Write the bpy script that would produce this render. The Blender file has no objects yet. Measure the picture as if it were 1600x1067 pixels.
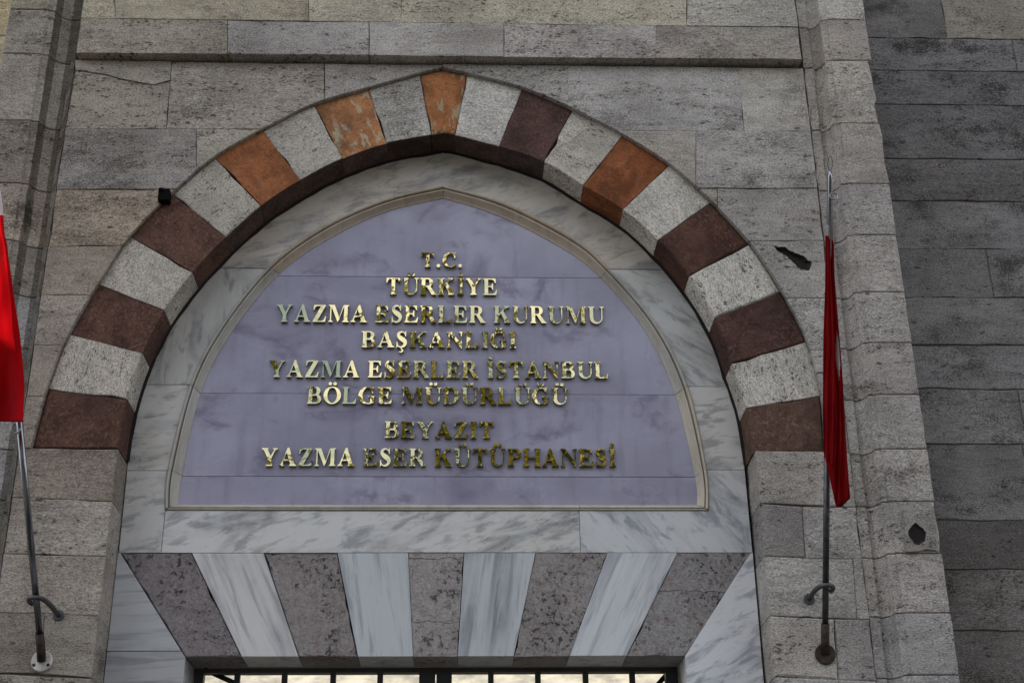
import bpy, bmesh, math, random
from mathutils import Vector, Matrix, geometry
random.seed(7)
scene = bpy.context.scene
col = scene.collection

# ------------------------------------------------------------------ camera
F, CX, CY = 2200.0, 800.0, 533.5                 # focal length and centre in photo pixels (1600 px wide)
UP = Vector((-55, -4733, F)).normalized()         # world up, seen from the camera (x right, y down, z forward)
XR = Vector((61200, 311, F)).normalized(); XR = (XR - UP * XR.dot(UP)).normalized()
YF = UP.cross(XR)
CAM = Vector((0, -6.3, 1.65))
cd = bpy.data.cameras.new('camera'); cam = bpy.data.objects.new('camera', cd); col.objects.link(cam)
cd.sensor_width = 36; cd.lens = F / 1600 * 36; cd.clip_start = 0.05; cd.clip_end = 2000
rt = Vector((XR.x, YF.x, UP.x)); dn = Vector((XR.y, YF.y, UP.y)); fw = Vector((XR.z, YF.z, UP.z))
m = Matrix.Identity(4)
for i in range(3):
    m[i][0] = rt[i]; m[i][1] = -dn[i]; m[i][2] = -fw[i]; m[i][3] = CAM[i]
cam.matrix_world = m
scene.camera = cam

# ------------------------------------------------------------------ sky, sun, exposure
SUN = Vector((-0.40, 0.44, 0.80)).normalized()    # towards the sun: high, behind the building, to the left
world = bpy.data.worlds.new('World'); scene.world = world; world.use_nodes = True
wn = world.node_tree; bgn = wn.nodes['Background']
sky = wn.nodes.new('ShaderNodeTexSky'); sky.sky_type = 'NISHITA'; sky.sun_disc = False
sky.sun_elevation = math.asin(SUN.z); sky.sun_rotation = math.atan2(SUN.x, SUN.y)
sky.air_density = 1.0; sky.dust_density = 4.0; sky.ozone_density = 1.0
tcw = wn.nodes.new('ShaderNodeTexCoord'); cn = wn.nodes.new('ShaderNodeTexNoise'); cn.inputs['Scale'].default_value = 2.2; cn.inputs['Detail'].default_value = 6
wn.links.new(tcw.outputs['Generated'], cn.inputs['Vector'])
cr_ = wn.nodes.new('ShaderNodeMapRange'); cr_.interpolation_type = 'SMOOTHSTEP'; cr_.inputs[1].default_value = 0.40; cr_.inputs[2].default_value = 0.62; wn.links.new(cn.outputs[0], cr_.inputs[0])
cm = wn.nodes.new('ShaderNodeMix'); cm.data_type = 'RGBA'; cm.inputs[7].default_value = (9.0, 9.1, 9.4, 1)      # thin bright summer cloud
wn.links.new(cr_.outputs[0], cm.inputs[0]); wn.links.new(sky.outputs[0], cm.inputs[6])
wn.links.new(cm.outputs[2], bgn.inputs[0]); bgn.inputs[1].default_value = 0.13
sl = bpy.data.lights.new('sun', 'SUN'); so = bpy.data.objects.new('sun', sl); col.objects.link(so)
sl.energy = 4.5; sl.angle = math.radians(0.5); sl.color = (1.0, 0.95, 0.86)
so.rotation_euler = SUN.to_track_quat('Z', 'Y').to_euler(); so.location = (0, 0, 20)
scene.view_settings.view_transform = 'Standard'; scene.view_settings.look = 'None'
scene.view_settings.gamma = 1; scene.view_settings.exposure = 0.64
scene.render.engine = "CYCLES"; scene.cycles.max_bounces = 6; scene.cycles.diffuse_bounces = 3; scene.cycles.glossy_bounces = 3; scene.cycles.transmission_bounces = 3

# ------------------------------------------------------------------ pixel -> point
def ray(px, py):
    c = Vector((px - CX, py - CY, F)); return Vector((XR.dot(c), YF.dot(c), UP.dot(c)))
def W(px, py, y=0.0):
    r = ray(px, py); t = (y - CAM.y) / r.y; p = CAM + r * t; return (p.x, p.z)
def on_x(px, py, x0):
    r = ray(px, py); return CAM + r * ((x0 - CAM.x) / r.x)
PT = 0.205         # plane of the marble in the arch
PF = 0.025         # plane of the arch stones (a little behind the wall face)

# ------------------------------------------------------------------ material helpers
class NT:
    def __init__(s, name):
        s.m = bpy.data.materials.new(name); s.m.use_nodes = True
        s.t = s.m.node_tree; s.b = s.t.nodes['Principled BSDF']; s.out = s.t.nodes['Material Output']
    def n(s, typ, **kw):
        nd = s.t.nodes.new(typ)
        for k, v in kw.items():
            if k.startswith('i_'):
                key = k[2:]; key = int(key) if key.isdigit() else key
                s.put(nd.inputs[key], v)
            else: setattr(nd, k, v)
        return nd
    def put(s, sock, v):
        if isinstance(v, bpy.types.NodeSocket): s.t.links.new(v, sock)
        else: sock.default_value = v
    def math(s, op, a, b=0.0, clamp=False):
        nd = s.t.nodes.new('ShaderNodeMath'); nd.operation = op; nd.use_clamp = clamp
        s.put(nd.inputs[0], a); s.put(nd.inputs[1], b); return nd.outputs[0]
    def coords(s, scale=(1, 1, 1), rot=(0, 0, 0), seed=True):
        tc = s.t.nodes.new('ShaderNodeTexCoord'); v = tc.outputs['Object']
        if seed:
            oi = s.t.nodes.new('ShaderNodeObjectInfo')
            k = s.math('MULTIPLY', oi.outputs['Random'], 37.0)
            cb = s.t.nodes.new('ShaderNodeCombineXYZ'); s.put(cb.inputs[0], k); s.put(cb.inputs[1], s.math('MULTIPLY', k, 1.7)); s.put(cb.inputs[2], s.math('MULTIPLY', k, 0.6))
            ad = s.t.nodes.new('ShaderNodeVectorMath'); ad.operation = 'ADD'; s.put(ad.inputs[0], v); s.put(ad.inputs[1], cb.outputs[0]); v = ad.outputs[0]
        mp = s.t.nodes.new('ShaderNodeMapping'); s.put(mp.inputs[0], v); mp.inputs['Scale'].default_value = scale; mp.inputs['Rotation'].default_value = rot
        return mp.outputs[0]
    def noise(s, vec, scale, detail=4, rough=0.55, dist=0.0):
        nd = s.n('ShaderNodeTexNoise', i_Vector=vec, i_Scale=scale, i_Detail=detail, i_Roughness=rough, i_Distortion=dist); return nd.outputs[0]
    def ramp(s, f, lo, hi, a=0.0, b=1.0):
        nd = s.t.nodes.new('ShaderNodeMapRange'); nd.interpolation_type = 'SMOOTHSTEP'
        s.put(nd.inputs[0], f); s.put(nd.inputs[1], lo); s.put(nd.inputs[2], hi); s.put(nd.inputs[3], a); s.put(nd.inputs[4], b); return nd.outputs[0]
    def mix(s, f, a, b, mode='MIX'):
        nd = s.t.nodes.new('ShaderNodeMix'); nd.data_type = 'RGBA'; nd.blend_type = mode
        c = lambda v: (*v, 1) if isinstance(v, tuple) and len(v) == 3 else v
        s.put(nd.inputs[0], f); s.put(nd.inputs[6], c(a)); s.put(nd.inputs[7], c(b)); return nd.outputs[2]
    def tint(s, c):
        oi = s.t.nodes.new('ShaderNodeObjectInfo'); return s.mix(1.0, c, oi.outputs['Color'], 'MULTIPLY')
    def finish(s, color, rough=0.8, height=None, bump=0.5, dist=0.01, metal=0.0, spec=0.3):
        s.put(s.b.inputs['Base Color'], (*color, 1) if isinstance(color, tuple) and len(color) == 3 else color)
        s.put(s.b.inputs['Roughness'], rough); s.put(s.b.inputs['Metallic'], metal); s.b.inputs['Specular IOR Level'].default_value = spec
        if height is not None:
            bp = s.n('ShaderNodeBump', i_Strength=bump, i_Distance=dist, i_Height=height); s.put(s.b.inputs['Normal'], bp.outputs[0])
        return s.m

def limestone(name, base, pit=1.0, grime=1.0, bands=1.0):
    t = NT(name); k_ = lambda f: tuple(x * f for x in base)
    oi = t.t.nodes.new('ShaderNodeObjectInfo'); rnd = oi.outputs['Random']
    r2 = t.math('FRACT', t.math('MULTIPLY', rnd, 7.31)); r3 = t.math('FRACT', t.math('MULTIPLY', rnd, 13.7))
    v = t.coords(); vb = t.coords(scale=(1, 1, 5.0)); vp = t.coords(scale=(1, 1, 2.1)); vs = t.coords(scale=(1.0, 1, 1.5))
    big = t.noise(v, 2.4, 4, 0.62); band = t.noise(vb, 3.2, 6, 0.66, 0.35); mid = t.noise(vp, 17, 4, 0.7); fine = t.noise(vp, 95, 3, 0.75)
    c = t.mix(t.ramp(big, 0.34, 0.66), k_(0.74), k_(1.14))
    c = t.mix(t.math('MULTIPLY', t.ramp(band, 0.45, 0.66), t.math('MULTIPLY', t.math('ADD', r2, 0.3), 0.5 * bands)), c, (base[0] * 0.50, base[1] * 0.48, base[2] * 0.45))
    c = t.mix(t.ramp(mid, 0.47, 0.68, 0.0, 0.50), c, k_(0.48))
    c = t.mix(t.ramp(fine, 0.44, 0.68, 0.0, 0.85), c, k_(0.32))
    c = t.mix(t.ramp(fine, 0.47, 0.28, 0.0, 0.80), c, k_(1.45))
    # open pores, gathered along the bedding; some stones have many, some few
    many = t.math('MULTIPLY', t.math('ADD', t.math('MULTIPLY', r3, 0.8), 0.7), pit)
    mask = t.ramp(t.math('ADD', t.math('MULTIPLY', band, 0.55), t.math('MULTIPLY', mid, 0.45)), 0.43, 0.60)
    wv = t.n('ShaderNodeVectorMath', operation='MULTIPLY_ADD'); nz = t.n('ShaderNodeTexNoise', i_Vector=vp, i_Scale=28.0, i_Detail=3.0)
    t.put(wv.inputs[0], nz.outputs['Color']); wv.inputs[1].default_value = (0.05, 0.05, 0.05); t.put(wv.inputs[2], vp)
    vo = t.n('ShaderNodeTexVoronoi', i_Vector=wv.outputs[0], i_Scale=58.0, i_Randomness=1.0); sp = t.n('ShaderNodeSeparateColor'); t.put(sp.inputs[0], vo.outputs['Color'])
    rad = t.math('MULTIPLY', t.math('MULTIPLY', mask, many), t.math('MULTIPLY', t.math('POWER', sp.outputs[1], 2.4), 0.70))
    p1 = t.ramp(t.math('SUBTRACT', rad, vo.outputs['Distance']), -0.02, 0.12)
    vo2 = t.n('ShaderNodeTexVoronoi', i_Vector=wv.outputs[0], i_Scale=17.0, i_Randomness=1.0)
    sep = t.n('ShaderNodeSeparateColor'); t.put(sep.inputs[0], vo2.outputs['Color'])
    p2 = t.ramp(t.math('SUBTRACT', t.math('MULTIPLY', t.ramp(sep.outputs[0], 0.78, 1.0), 0.29), t.math('ADD', vo2.outputs['Distance'], t.math('MULTIPLY', fine, 0.10))), -0.06, 0.02)
    pores = t.math('MAXIMUM', p1, t.math('MULTIPLY', p2, t.math('MINIMUM', many, 1.0)), True)
    c = t.mix(t.math('MULTIPLY', pores, 0.82), c, (base[0] * 0.13, base[1] * 0.12, base[2] * 0.11))
    # black crust
    gm = t.math('ADD', t.math('MULTIPLY', t.noise(vs, 3.0, 5, 0.65), 0.62), t.math('MULTIPLY', fine, 0.38))
    g = t.math('MULTIPLY', t.ramp(gm, 0.50, 0.66), t.math('MULTIPLY', t.math('ADD', r2, 0.25), 0.80 * grime), True)
    c = t.mix(g, c, (base[0] * 0.20, base[1] * 0.19, base[2] * 0.18))
    c = t.tint(c)
    h = t.math('ADD', t.math('MULTIPLY', fine, 0.6), mid)
    return t.finish(c, 0.92, h, 0.85, 0.014, spec=0.2)

M = {}
M['lime'] = limestone('weathered_limestone', (0.545, 0.520, 0.500))
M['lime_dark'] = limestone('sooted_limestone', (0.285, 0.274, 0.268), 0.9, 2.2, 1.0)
M['soot'] = limestone('soot_stained_limestone', (0.25, 0.24, 0.22), 0.8, 1.4, 1.0)
M['lime_arch'] = limestone('pale_arch_limestone', (0.66, 0.63, 0.585), 1.0, 0.8, 0.6)

def red_stone(name, base, light, patch=0.0, speck=0.5):
    t = NT(name); v = t.coords(); vs = t.coords(scale=(1, 1, 0.4)); k_ = lambda f: tuple(x * f for x in base)
    a = t.noise(v, 7, 6, 0.7, 0.3); b = t.noise(v, 55, 4, 0.75); g = t.noise(v, 170, 3, 0.7)
    c = t.mix(t.ramp(a, 0.34, 0.66), k_(0.55), k_(1.25))
    c = t.mix(t.math('MULTIPLY', t.ramp(b, 0.48, 0.70), speck), c, light)
    c = t.mix(t.ramp(g, 0.50, 0.70, 0, 0.6), c, k_(0.28)); c = t.mix(t.ramp(g, 0.46, 0.28, 0, 0.4), c, light)
    vein = t.math('ABSOLUTE', t.math('SUBTRACT', t.noise(v, 5, 4, 0.65, 0.4), 0.5))
    c = t.mix(t.math('MULTIPLY', t.ramp(vein, 0.010, 0.0, 0.0, 0.8), t.ramp(a, 0.45, 0.6)), c, k_(0.2))
    if patch:
        vo = t.noise(vs, 27, 4, 0.62, 0.1); pm = t.math('MULTIPLY', t.ramp(vo, 0.545, 0.60), patch * 0.85)
        c = t.mix(pm, c, (0.48, 0.42, 0.30))
    gr = t.ramp(t.math('ADD', t.math('MULTIPLY', t.noise(v, 3.2, 5, 0.65), 0.7), t.math('MULTIPLY', b, 0.3)), 0.50, 0.64, 0.0, 0.75)
    c = t.mix(gr, c, (base[0] * 0.25 + 0.01, base[1] * 0.3 + 0.01, base[2] * 0.3 + 0.01))
    c = t.tint(c)
    return t.finish(c, 0.88, t.math('ADD', t.math('MULTIPLY', b, 0.8), a), 0.9, 0.010, spec=0.2)
M['red'] = red_stone('dark_red_sandstone', (0.122, 0.060, 0.044), (0.25, 0.165, 0.13), 0.0, 0.75)
M['soffit'] = red_stone('dark_red_brown_soffit', (0.115, 0.075, 0.066), (0.22, 0.17, 0.155), 0.0, 0.6)
M['orange'] = red_stone('orange_stone', (0.40, 0.160, 0.070), (0.46, 0.21, 0.10), 0.16, 0.5)
M['patchy'] = red_stone('orange_stone_with_pale_patches', (0.48, 0.215, 0.095), (0.54, 0.28, 0.15), 1.0, 0.4)

def marble(name, base, vein, scale=1.0, amount=0.8, warm=0.25, rough=0.35, spec=0.45, stretch=0.22):
    t = NT(name); v = t.coords(scale=(1, 1, stretch)); w = t.coords()
    n1 = t.noise(v, 7.5 * scale, 6, 0.62, 0.9); n2 = t.noise(v, 26 * scale, 5, 0.6, 0.5); n3 = t.noise(w, 2.3, 4, 0.6)
    f = t.math('MULTIPLY', t.ramp(n1, 0.45, 0.66), t.math('MULTIPLY', t.ramp(n3, 0.36, 0.60, 0.25, 1.0), amount))
    c = t.mix(f, base, vein)
    c = t.mix(t.math('MULTIPLY', t.ramp(n2, 0.50, 0.66), 0.60 * amount), c, tuple(x * 0.75 for x in vein))
    c = t.mix(t.math('MULTIPLY', t.ramp(n3, 0.42, 0.66), warm), c, (base[0] * 0.92, base[1] * 0.80, base[2] * 0.64))
    n4 = t.noise(v, 70 * scale, 4, 0.65, 0.2); c = t.mix(t.math('MULTIPLY', t.ramp(n4, 0.52, 0.64, 0.0, 0.32 * amount), t.ramp(n3, 0.40, 0.58)), c, tuple(x * 0.9 for x in vein))
    rv = t.math('ABSOLUTE', t.math('SUBTRACT', t.noise(v, 9 * scale, 5, 0.62, 0.3), 0.5)); c = t.mix(t.math('MULTIPLY', t.ramp(rv, 0.014, 0.0, 0.0, 0.6 * amount), t.math('MULTIPLY', t.ramp(n1, 0.40, 0.55), t.ramp(n3, 0.46, 0.60))), c, tuple(x * 0.55 for x in vein))
    d = t.noise(w, 90, 4, 0.75); c = t.mix(t.ramp(d, 0.63, 0.74, 0, 0.35), c, tuple(x * 0.45 for x in base))
    st = t.noise(t.coords(scale=(5, 5, 0.7)), 3.0, 5, 0.6); c = t.mix(t.ramp(st, 0.5, 0.75, 0, 0.22), c, tuple(x * 0.5 for x in base))
    c = t.tint(c)
    return t.finish(c, t.ramp(d, 0.3, 0.8, rough, rough + 0.25), t.math('ADD', d, n2), 0.12, 0.003, spec=spec)
M['marble'] = marble('grey_veined_white_marble', (0.66, 0.665, 0.665), (0.20, 0.22, 0.26), 0.75, 0.95, stretch=0.32)
M['marble_stripe'] = marble('grey_striped_marble', (0.65, 0.66, 0.675), (0.26, 0.28, 0.32), 1.0, 0.85, 0.08, stretch=0.07)
M['marble_mould'] = marble('stained_moulding_marble', (0.54, 0.53, 0.50), (0.25, 0.25, 0.25), 1.0, 0.45, 0.35, 0.5)

def lilac():
    t = NT('polished_lilac_marble'); v = t.coords(); vd = t.coords(scale=(1, 1, 1.5), rot=(0, math.radians(35), 0))
    a = t.noise(vd, 1.6, 4, 0.55, 0.3); b = t.noise(vd, 2.6, 4, 0.55, 0.5); c0 = t.noise(v, 55, 3, 0.7)
    c = t.mix(t.ramp(a, 0.30, 0.70), (0.285, 0.276, 0.375), (0.400, 0.395, 0.515))
    c = t.mix(t.ramp(b, 0.54, 0.84, 0.0, 0.75), c, (0.12, 0.095, 0.18))
    c = t.mix(t.ramp(t.noise(vd, 5.5, 5, 0.62, 0.6), 0.58, 0.84, 0.0, 0.75), c, (0.08, 0.06, 0.13))
    rid = t.math('ABSOLUTE', t.math('SUBTRACT', t.noise(vd, 2.1, 5, 0.6, 0.5), 0.5))
    c = t.mix(t.math('MULTIPLY', t.ramp(rid, 0.045, 0.0, 0.0, 0.45), t.ramp(b, 0.50, 0.66)), c, (0.12, 0.09, 0.17))
    c = t.mix(t.ramp(c0, 0.66, 0.76, 0, 0.3), c, (0.12, 0.10, 0.15))
    c = t.mix(t.ramp(t.noise(t.coords(scale=(7, 7, 0.8)), 2.2, 4, 0.6), 0.50, 0.75, 0, 0.30), c, (0.14, 0.125, 0.18))
    return t.finish(c, t.ramp(b, 0.3, 0.7, 0.22, 0.32), c0, 0.03, 0.002, spec=0.5)
M['lilac'] = lilac()

def breccia():
    t = NT('pitted_pink_breccia'); v = t.coords()
    vw = t.n('ShaderNodeVectorMath', operation='ADD'); nz = t.n('ShaderNodeTexNoise', i_Vector=v, i_Scale=30.0, i_Detail=4.0)
    sc = t.n('ShaderNodeVectorMath', operation='SCALE'); t.put(sc.inputs[0], nz.outputs['Color']); sc.inputs['Scale'].default_value = 0.075
    t.put(vw.inputs[0], v); t.put(vw.inputs[1], sc.outputs[0])
    vo = t.n('ShaderNodeTexVoronoi', i_Vector=vw.outputs[0], i_Scale=42.0)
    hs = t.n('ShaderNodeSeparateColor'); t.put(hs.inputs[0], vo.outputs['Color'])
    big = t.noise(v, 5.0, 5, 0.65); f = t.noise(v, 70, 4, 0.75); k = t.noise(v, 150, 3, 0.7)
    c = t.mix(t.math('ADD', t.math('MULTIPLY', hs.outputs[0], 0.4), t.ramp(f, 0.35, 0.7, 0.0, 0.6)), (0.235, 0.220, 0.220), (0.43, 0.415, 0.415))
    c = t.mix(t.ramp(hs.outputs[1], 0.93, 0.98, 0, 0.4), c, (0.22, 0.115, 0.09))
    c = t.mix(t.ramp(hs.outputs[2], 0.90, 0.97, 0, 0.6), c, (0.38, 0.37, 0.36))
    c = t.mix(t.ramp(big, 0.46, 0.72, 0.0, 0.45), c, (0.15, 0.132, 0.132))
    c = t.mix(t.ramp(k, 0.54, 0.70, 0, 0.6), c, (0.085, 0.065, 0.065))
    c = t.mix(t.ramp(k, 0.44, 0.30, 0, 0.5), c, (0.40, 0.37, 0.36))
    pm = t.math('MULTIPLY', t.ramp(t.noise(v, 42, 4, 0.7), 0.55, 0.61), t.ramp(big, 0.42, 0.58))
    c = t.mix(t.math('MULTIPLY', pm, 0.85), c, (0.035, 0.028, 0.028)); c = t.tint(c)
    return t.finish(c, 0.85, t.math('SUBTRACT', f, pm), 0.8, 0.008, spec=0.3)
M['breccia'] = breccia()

def plain(name, c, rough, metal=0.0, var=0.25, scale=30, bump=0.2, spec=0.5):
    t = NT(name); n_ = t.noise(t.coords(), scale, 5, 0.65)
    cc = t.mix(t.ramp(n_, 0.3, 0.7), tuple(x * (1 - var) for x in c), tuple(min(1, x * (1 + var)) for x in c))
    return t.finish(cc, rough, n_, bump, 0.003, metal, spec)
M['mortar'] = plain('old_lime_mortar', (0.20, 0.18, 0.155), 0.95, scale=60)
M['crumb'] = plain('mortar_crumbs', (0.22, 0.19, 0.16), 0.95, scale=60)
M['dirt_and_hole_shade'] = plain('joint_dirt_and_hole_shade', (0.016, 0.013, 0.012), 0.95, scale=60)
M['black'] = plain('sooty_black_iron', (0.004, 0.004, 0.004), 0.9, spec=0.1)
M['iron'] = plain('black_painted_iron', (0.012, 0.012, 0.013), 0.45)
M['grey_iron'] = plain('grey_bracket_iron', (0.10, 0.10, 0.105), 0.5, 0.6)
M['rust'] = plain('rusty_brown_iron', (0.045, 0.030, 0.024), 0.7, 0.3, 0.5)
M['chrome'] = plain('polished_steel', (0.26, 0.275, 0.30), 0.16, 1.0, 0.08)
M['dull_steel'] = plain('weathered_steel_tube', (0.11, 0.115, 0.12), 0.38, 0.85, 0.3)
M['flange'] = plain('worn_white_flange', (0.55, 0.53, 0.50), 0.6, 0.2, 0.3)
M['cream'] = plain('cream_lime_plaster', (0.36, 0.33, 0.25), 0.9, 0, 0.45, 3.5)
M['roofing'] = plain('grey_lead_roof', (0.3, 0.3, 0.31), 0.7)
M['bark'] = plain('plane_tree_bark', (0.16, 0.13, 0.10), 0.9, 0, 0.4, 6)

def gold():
    t = NT('polished_gold_metal'); n_ = t.noise(t.coords(), 9, 2, 0.5); n2 = t.noise(t.coords(), 60, 2)
    return t.finish((1.0, 0.84, 0.42), 0.02, n_, 0.07, 0.02, 1.0)
M['gold'] = gold()
M['gold_edge'] = plain('dark_letter_edge', (0.10, 0.075, 0.03), 0.4, 0.8)

def cloth(name, c, through):
    t = NT(name); n_ = t.noise(t.coords(), 400, 2); w = t.noise(t.coords(), 6, 3)
    cc = t.mix(t.ramp(w, 0.3, 0.7), tuple(x * 0.85 for x in c), c)
    t.finish(cc, 0.75, n_, 0.08, 0.001, spec=0.15)
    tr = t.n('ShaderNodeBsdfTranslucent', i_Color=(*through, 1)); mx = t.n('ShaderNodeMixShader', i_0=0.45)
    t.put(mx.inputs[1], t.b.outputs[0]); t.put(mx.inputs[2], tr.outputs[0]); t.put(t.out.inputs[0], mx.outputs[0]); return t.m
M['flag_red'] = cloth('red_flag_cloth', (0.30, 0.005, 0.010), (0.62, 0.004, 0.008)); M['flag_white'] = cloth('white_flag_cloth', (0.62, 0.60, 0.60), (0.8, 0.8, 0.8))

def leaf():
    t = NT('plane_leaf'); oi = t.n('ShaderNodeNewGeometry'); r = oi.outputs['Random Per Island']
    c = t.mix(r, (0.040, 0.055, 0.008), (0.17, 0.145, 0.018))
    t.finish(c, 0.55, spec=0.4)
    tr = t.n('ShaderNodeBsdfTranslucent', i_Color=t.mix(r, (0.10, 0.13, 0.010), (0.34, 0.29, 0.025))); mx = t.n('ShaderNodeMixShader', i_0=0.3)
    t.put(mx.inputs[1], t.b.outputs[0]); t.put(mx.inputs[2], tr.outputs[0]); t.put(t.out.inputs[0], mx.outputs[0]); return t.m
M['leaf'] = leaf()

def paving():
    t = NT('street_asphalt'); v = t.coords(seed=False); n_ = t.noise(v, 0.6, 6, 0.65); g = t.noise(v, 90, 3, 0.7)
    c = t.mix(t.ramp(n_, 0.3, 0.7), (0.042, 0.040, 0.038), (0.068, 0.065, 0.060)); c = t.mix(t.ramp(g, 0.55, 0.7, 0, 0.5), c, (0.11, 0.105, 0.10))
    return t.finish(c, 0.9, g, 0.4, 0.004)
M['paving'] = paving()

# ------------------------------------------------------------------ object helpers
def empty(name, parent=None, loc=(0, 0, 0)):
    o = bpy.data.objects.new(name, None); col.objects.link(o); o.location = loc; o.empty_display_size = 0.1
    if parent: o.parent = parent; o.matrix_parent_inverse = Matrix.Translation(-Vector(world_loc(parent)))
    return o
def world_loc(o):
    return Vector(o.location)
def tag(o, label=None, cat=None, group=None, kind=None):
    for k, v in (('label', label), ('category', cat), ('group', group), ('kind', kind)):
        if v: o[k] = v
    return o
def link(name, verts, faces, mats, parent=None, loc=None, ang=0.0, smooth=False, fmat=None, color=(1, 1, 1, 1)):
    """verts in world space; the object sits at loc, turned by ang about the wall's normal."""
    if loc is None:
        n = len(verts); loc = (sum(v[0] for v in verts) / n, sum(v[1] for v in verts) / n, sum(v[2] for v in verts) / n)
    loc = Vector(loc); R = Matrix.Rotation(ang, 3, 'Y'); Ri = R.transposed()
    me = bpy.data.meshes.new(name); me.from_pydata([tuple(Ri @ (Vector(v) - loc)) for v in verts], [], faces)
    if not isinstance(mats, (list, tuple)): mats = [mats]
    for mm in mats: me.materials.append(mm)
    if fmat: me.polygons.foreach_set('material_index', fmat)
    if smooth: me.polygons.foreach_set('use_smooth', [True] * len(me.polygons))
    me.update()
    o = bpy.data.objects.new(name, me); col.objects.link(o); o.location = loc; o.rotation_euler = (0, ang, 0); o.color = color
    if parent: o.parent = parent; o.matrix_parent_inverse = Matrix.Translation(-world_loc(parent))
    return o
def area(p):
    return 0.5 * sum(p[i][0] * p[(i + 1) % len(p)][1] - p[(i + 1) % len(p)][0] * p[i][1] for i in range(len(p)))
def inset(p, d):
    n = len(p); out = []
    for i in range(n):
        a, b, c = Vector(p[i - 1]), Vector(p[i]), Vector(p[(i + 1) % n])
        e1, e2 = b - a, c - b
        if e1.length < 1e-9 or e2.length < 1e-9: out.append(tuple(b)); continue
        e1.normalize(); e2.normalize(); n1, n2 = Vector((-e1.y, e1.x)), Vector((-e2.y, e2.x)); q = n1 + n2
        if q.length < 1e-6: out.append(tuple(b + n1 * d)); continue
        q.normalize(); k = d / max(0.35, q.dot(n1)); out.append((b.x + q.x * k, b.y + q.y * k))
    return out
def clean(p, eps=0.0015):
    out = []
    for q in p:
        if not out or (Vector(q) - Vector(out[-1])).length > eps: out.append(tuple(q))
    while len(out) > 3 and (Vector(out[0]) - Vector(out[-1])).length < eps: out.pop()
    return out
def densify(p, step, jit):
    out = []
    for i in range(len(p)):
        a, b = Vector(p[i]), Vector(p[(i + 1) % len(p)]); L = (b - a).length; k = min(10, max(1, int(L / step)))
        nrm = Vector((-(b - a).y, (b - a).x)).normalized() if L > 1e-9 else Vector((0, 0))
        for j in range(k):
            q = a.lerp(b, j / k)
            if j: q = q + nrm * (random.uniform(-jit, jit) + (random.uniform(1, 4) * jit if random.random() < 0.18 else 0))
            else: q = q + Vector((random.uniform(-jit, jit), random.uniform(-jit, jit))) * 0.5
            out.append((q.x, q.y))
    return out
def stone(name, poly, mat, y, depth, parent, gap=0.0016, bevel=0.0032, step=0.085, jit=0.0012, ang=0.0, color=(1, 1, 1, 1), yvar=0.0025, hole=None, hole_depth=0.05):
    p = clean(poly)
    if area(p) < 0: p = p[::-1]
    tg = random.random() ** 2.2; gap *= (0.20 + 1.25 * tg) if gap > 0.0015 else 1.0; bevel *= 0.25 + 1.0 * tg; p = densify(p, step, jit); p = inset(p, gap)
    y = y + random.uniform(-yvar, yvar); n = len(p); q = inset(p, bevel)
    V = [(x, y, z) for x, z in q] + [(x, y + bevel * 0.9, z) for x, z in p] + [(x, y + depth, z) for x, z in p]
    Fc = []
    for i in range(n):
        j = (i + 1) % n; Fc.append((n + i, n + j, j, i)); Fc.append((2 * n + i, 2 * n + j, n + j, n + i))
    fm = None
    if hole:
        h = clean(hole); h = h if area(h) < 0 else h[::-1]; b0 = len(V); k = len(h)
        hc = Vector((sum(a[0] for a in h) / k, sum(a[1] for a in h) / k))
        V += [(x, y, z) for x, z in h] + [(hc.x + (x - hc.x) * 0.75, y + hole_depth, hc.y + (z - hc.y) * 0.75) for x, z in h]
        ids = list(range(n)) + [b0 + a for a in range(k)]
        v2, e2, f2, ov, oe, of = geometry.delaunay_2d_cdt([Vector(a) for a in q] + [Vector(a) for a in h], [], [list(range(n)), list(range(n + k - 1, n - 1, -1))], 0, 1e-5)
        for tri, src in zip(f2, of):
            if list(src) != [0] or any(not ov[a] for a in tri): continue
            tri = [ids[ov[a][0]] for a in tri]; A_, B_, C__ = (V[a] for a in tri[:3])
            if (B_[0] - A_[0]) * (C__[2] - A_[2]) - (C__[0] - A_[0]) * (B_[2] - A_[2]) < 0: tri = tri[::-1]
            Fc.append(tuple(tri))
        fm = [0] * len(Fc)
        for a in range(k):
            c_ = (a + 1) % k; Fc.append((b0 + a, b0 + k + a, b0 + k + c_, b0 + c_)[::-1]); fm.append(1)
        Fc.append(tuple(b0 + k + a for a in range(k))[::-1]); fm.append(1)
        return link(name, V, Fc, [mat, M['dirt_and_hole_shade']], parent, ang=ang, color=color, fmat=fm)  # near-black cavity colour paints in the shade of a deeper hole
    Fc.append(tuple(range(n)))
    return link(name, V, Fc, mat, parent, ang=ang, color=color)
def box(name, a, b, mat, parent=None, color=(1, 1, 1, 1)):
    (x0, y0, z0), (x1, y1, z1) = a, b
    V = [(x, y, z) for x in (x0, x1) for y in (y0, y1) for z in (z0, z1)]
    Fc = [(0, 1, 3, 2), (4, 6, 7, 5), (0, 4, 5, 1), (2, 3, 7, 6), (0, 2, 6, 4), (1, 5, 7, 3)]
    return link(name, V, Fc, mat, parent, color=color)
def catmull(P, k=4):
    out = []
    for i in range(len(P) - 1):
        p0, p1, p2, p3 = Vector(P[max(0, i - 1)]), Vector(P[i]), Vector(P[i + 1]), Vector(P[min(len(P) - 1, i + 2)])
        for j in range(k):
            t = j / k; out.append(tuple(0.5 * ((2 * p1) + (p2 - p0) * t + (2 * p0 - 5 * p1 + 4 * p2 - p3) * t * t + (3 * p1 - p0 - 3 * p2 + p3) * t ** 3)))
    out.append(tuple(P[-1])); return out
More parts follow.
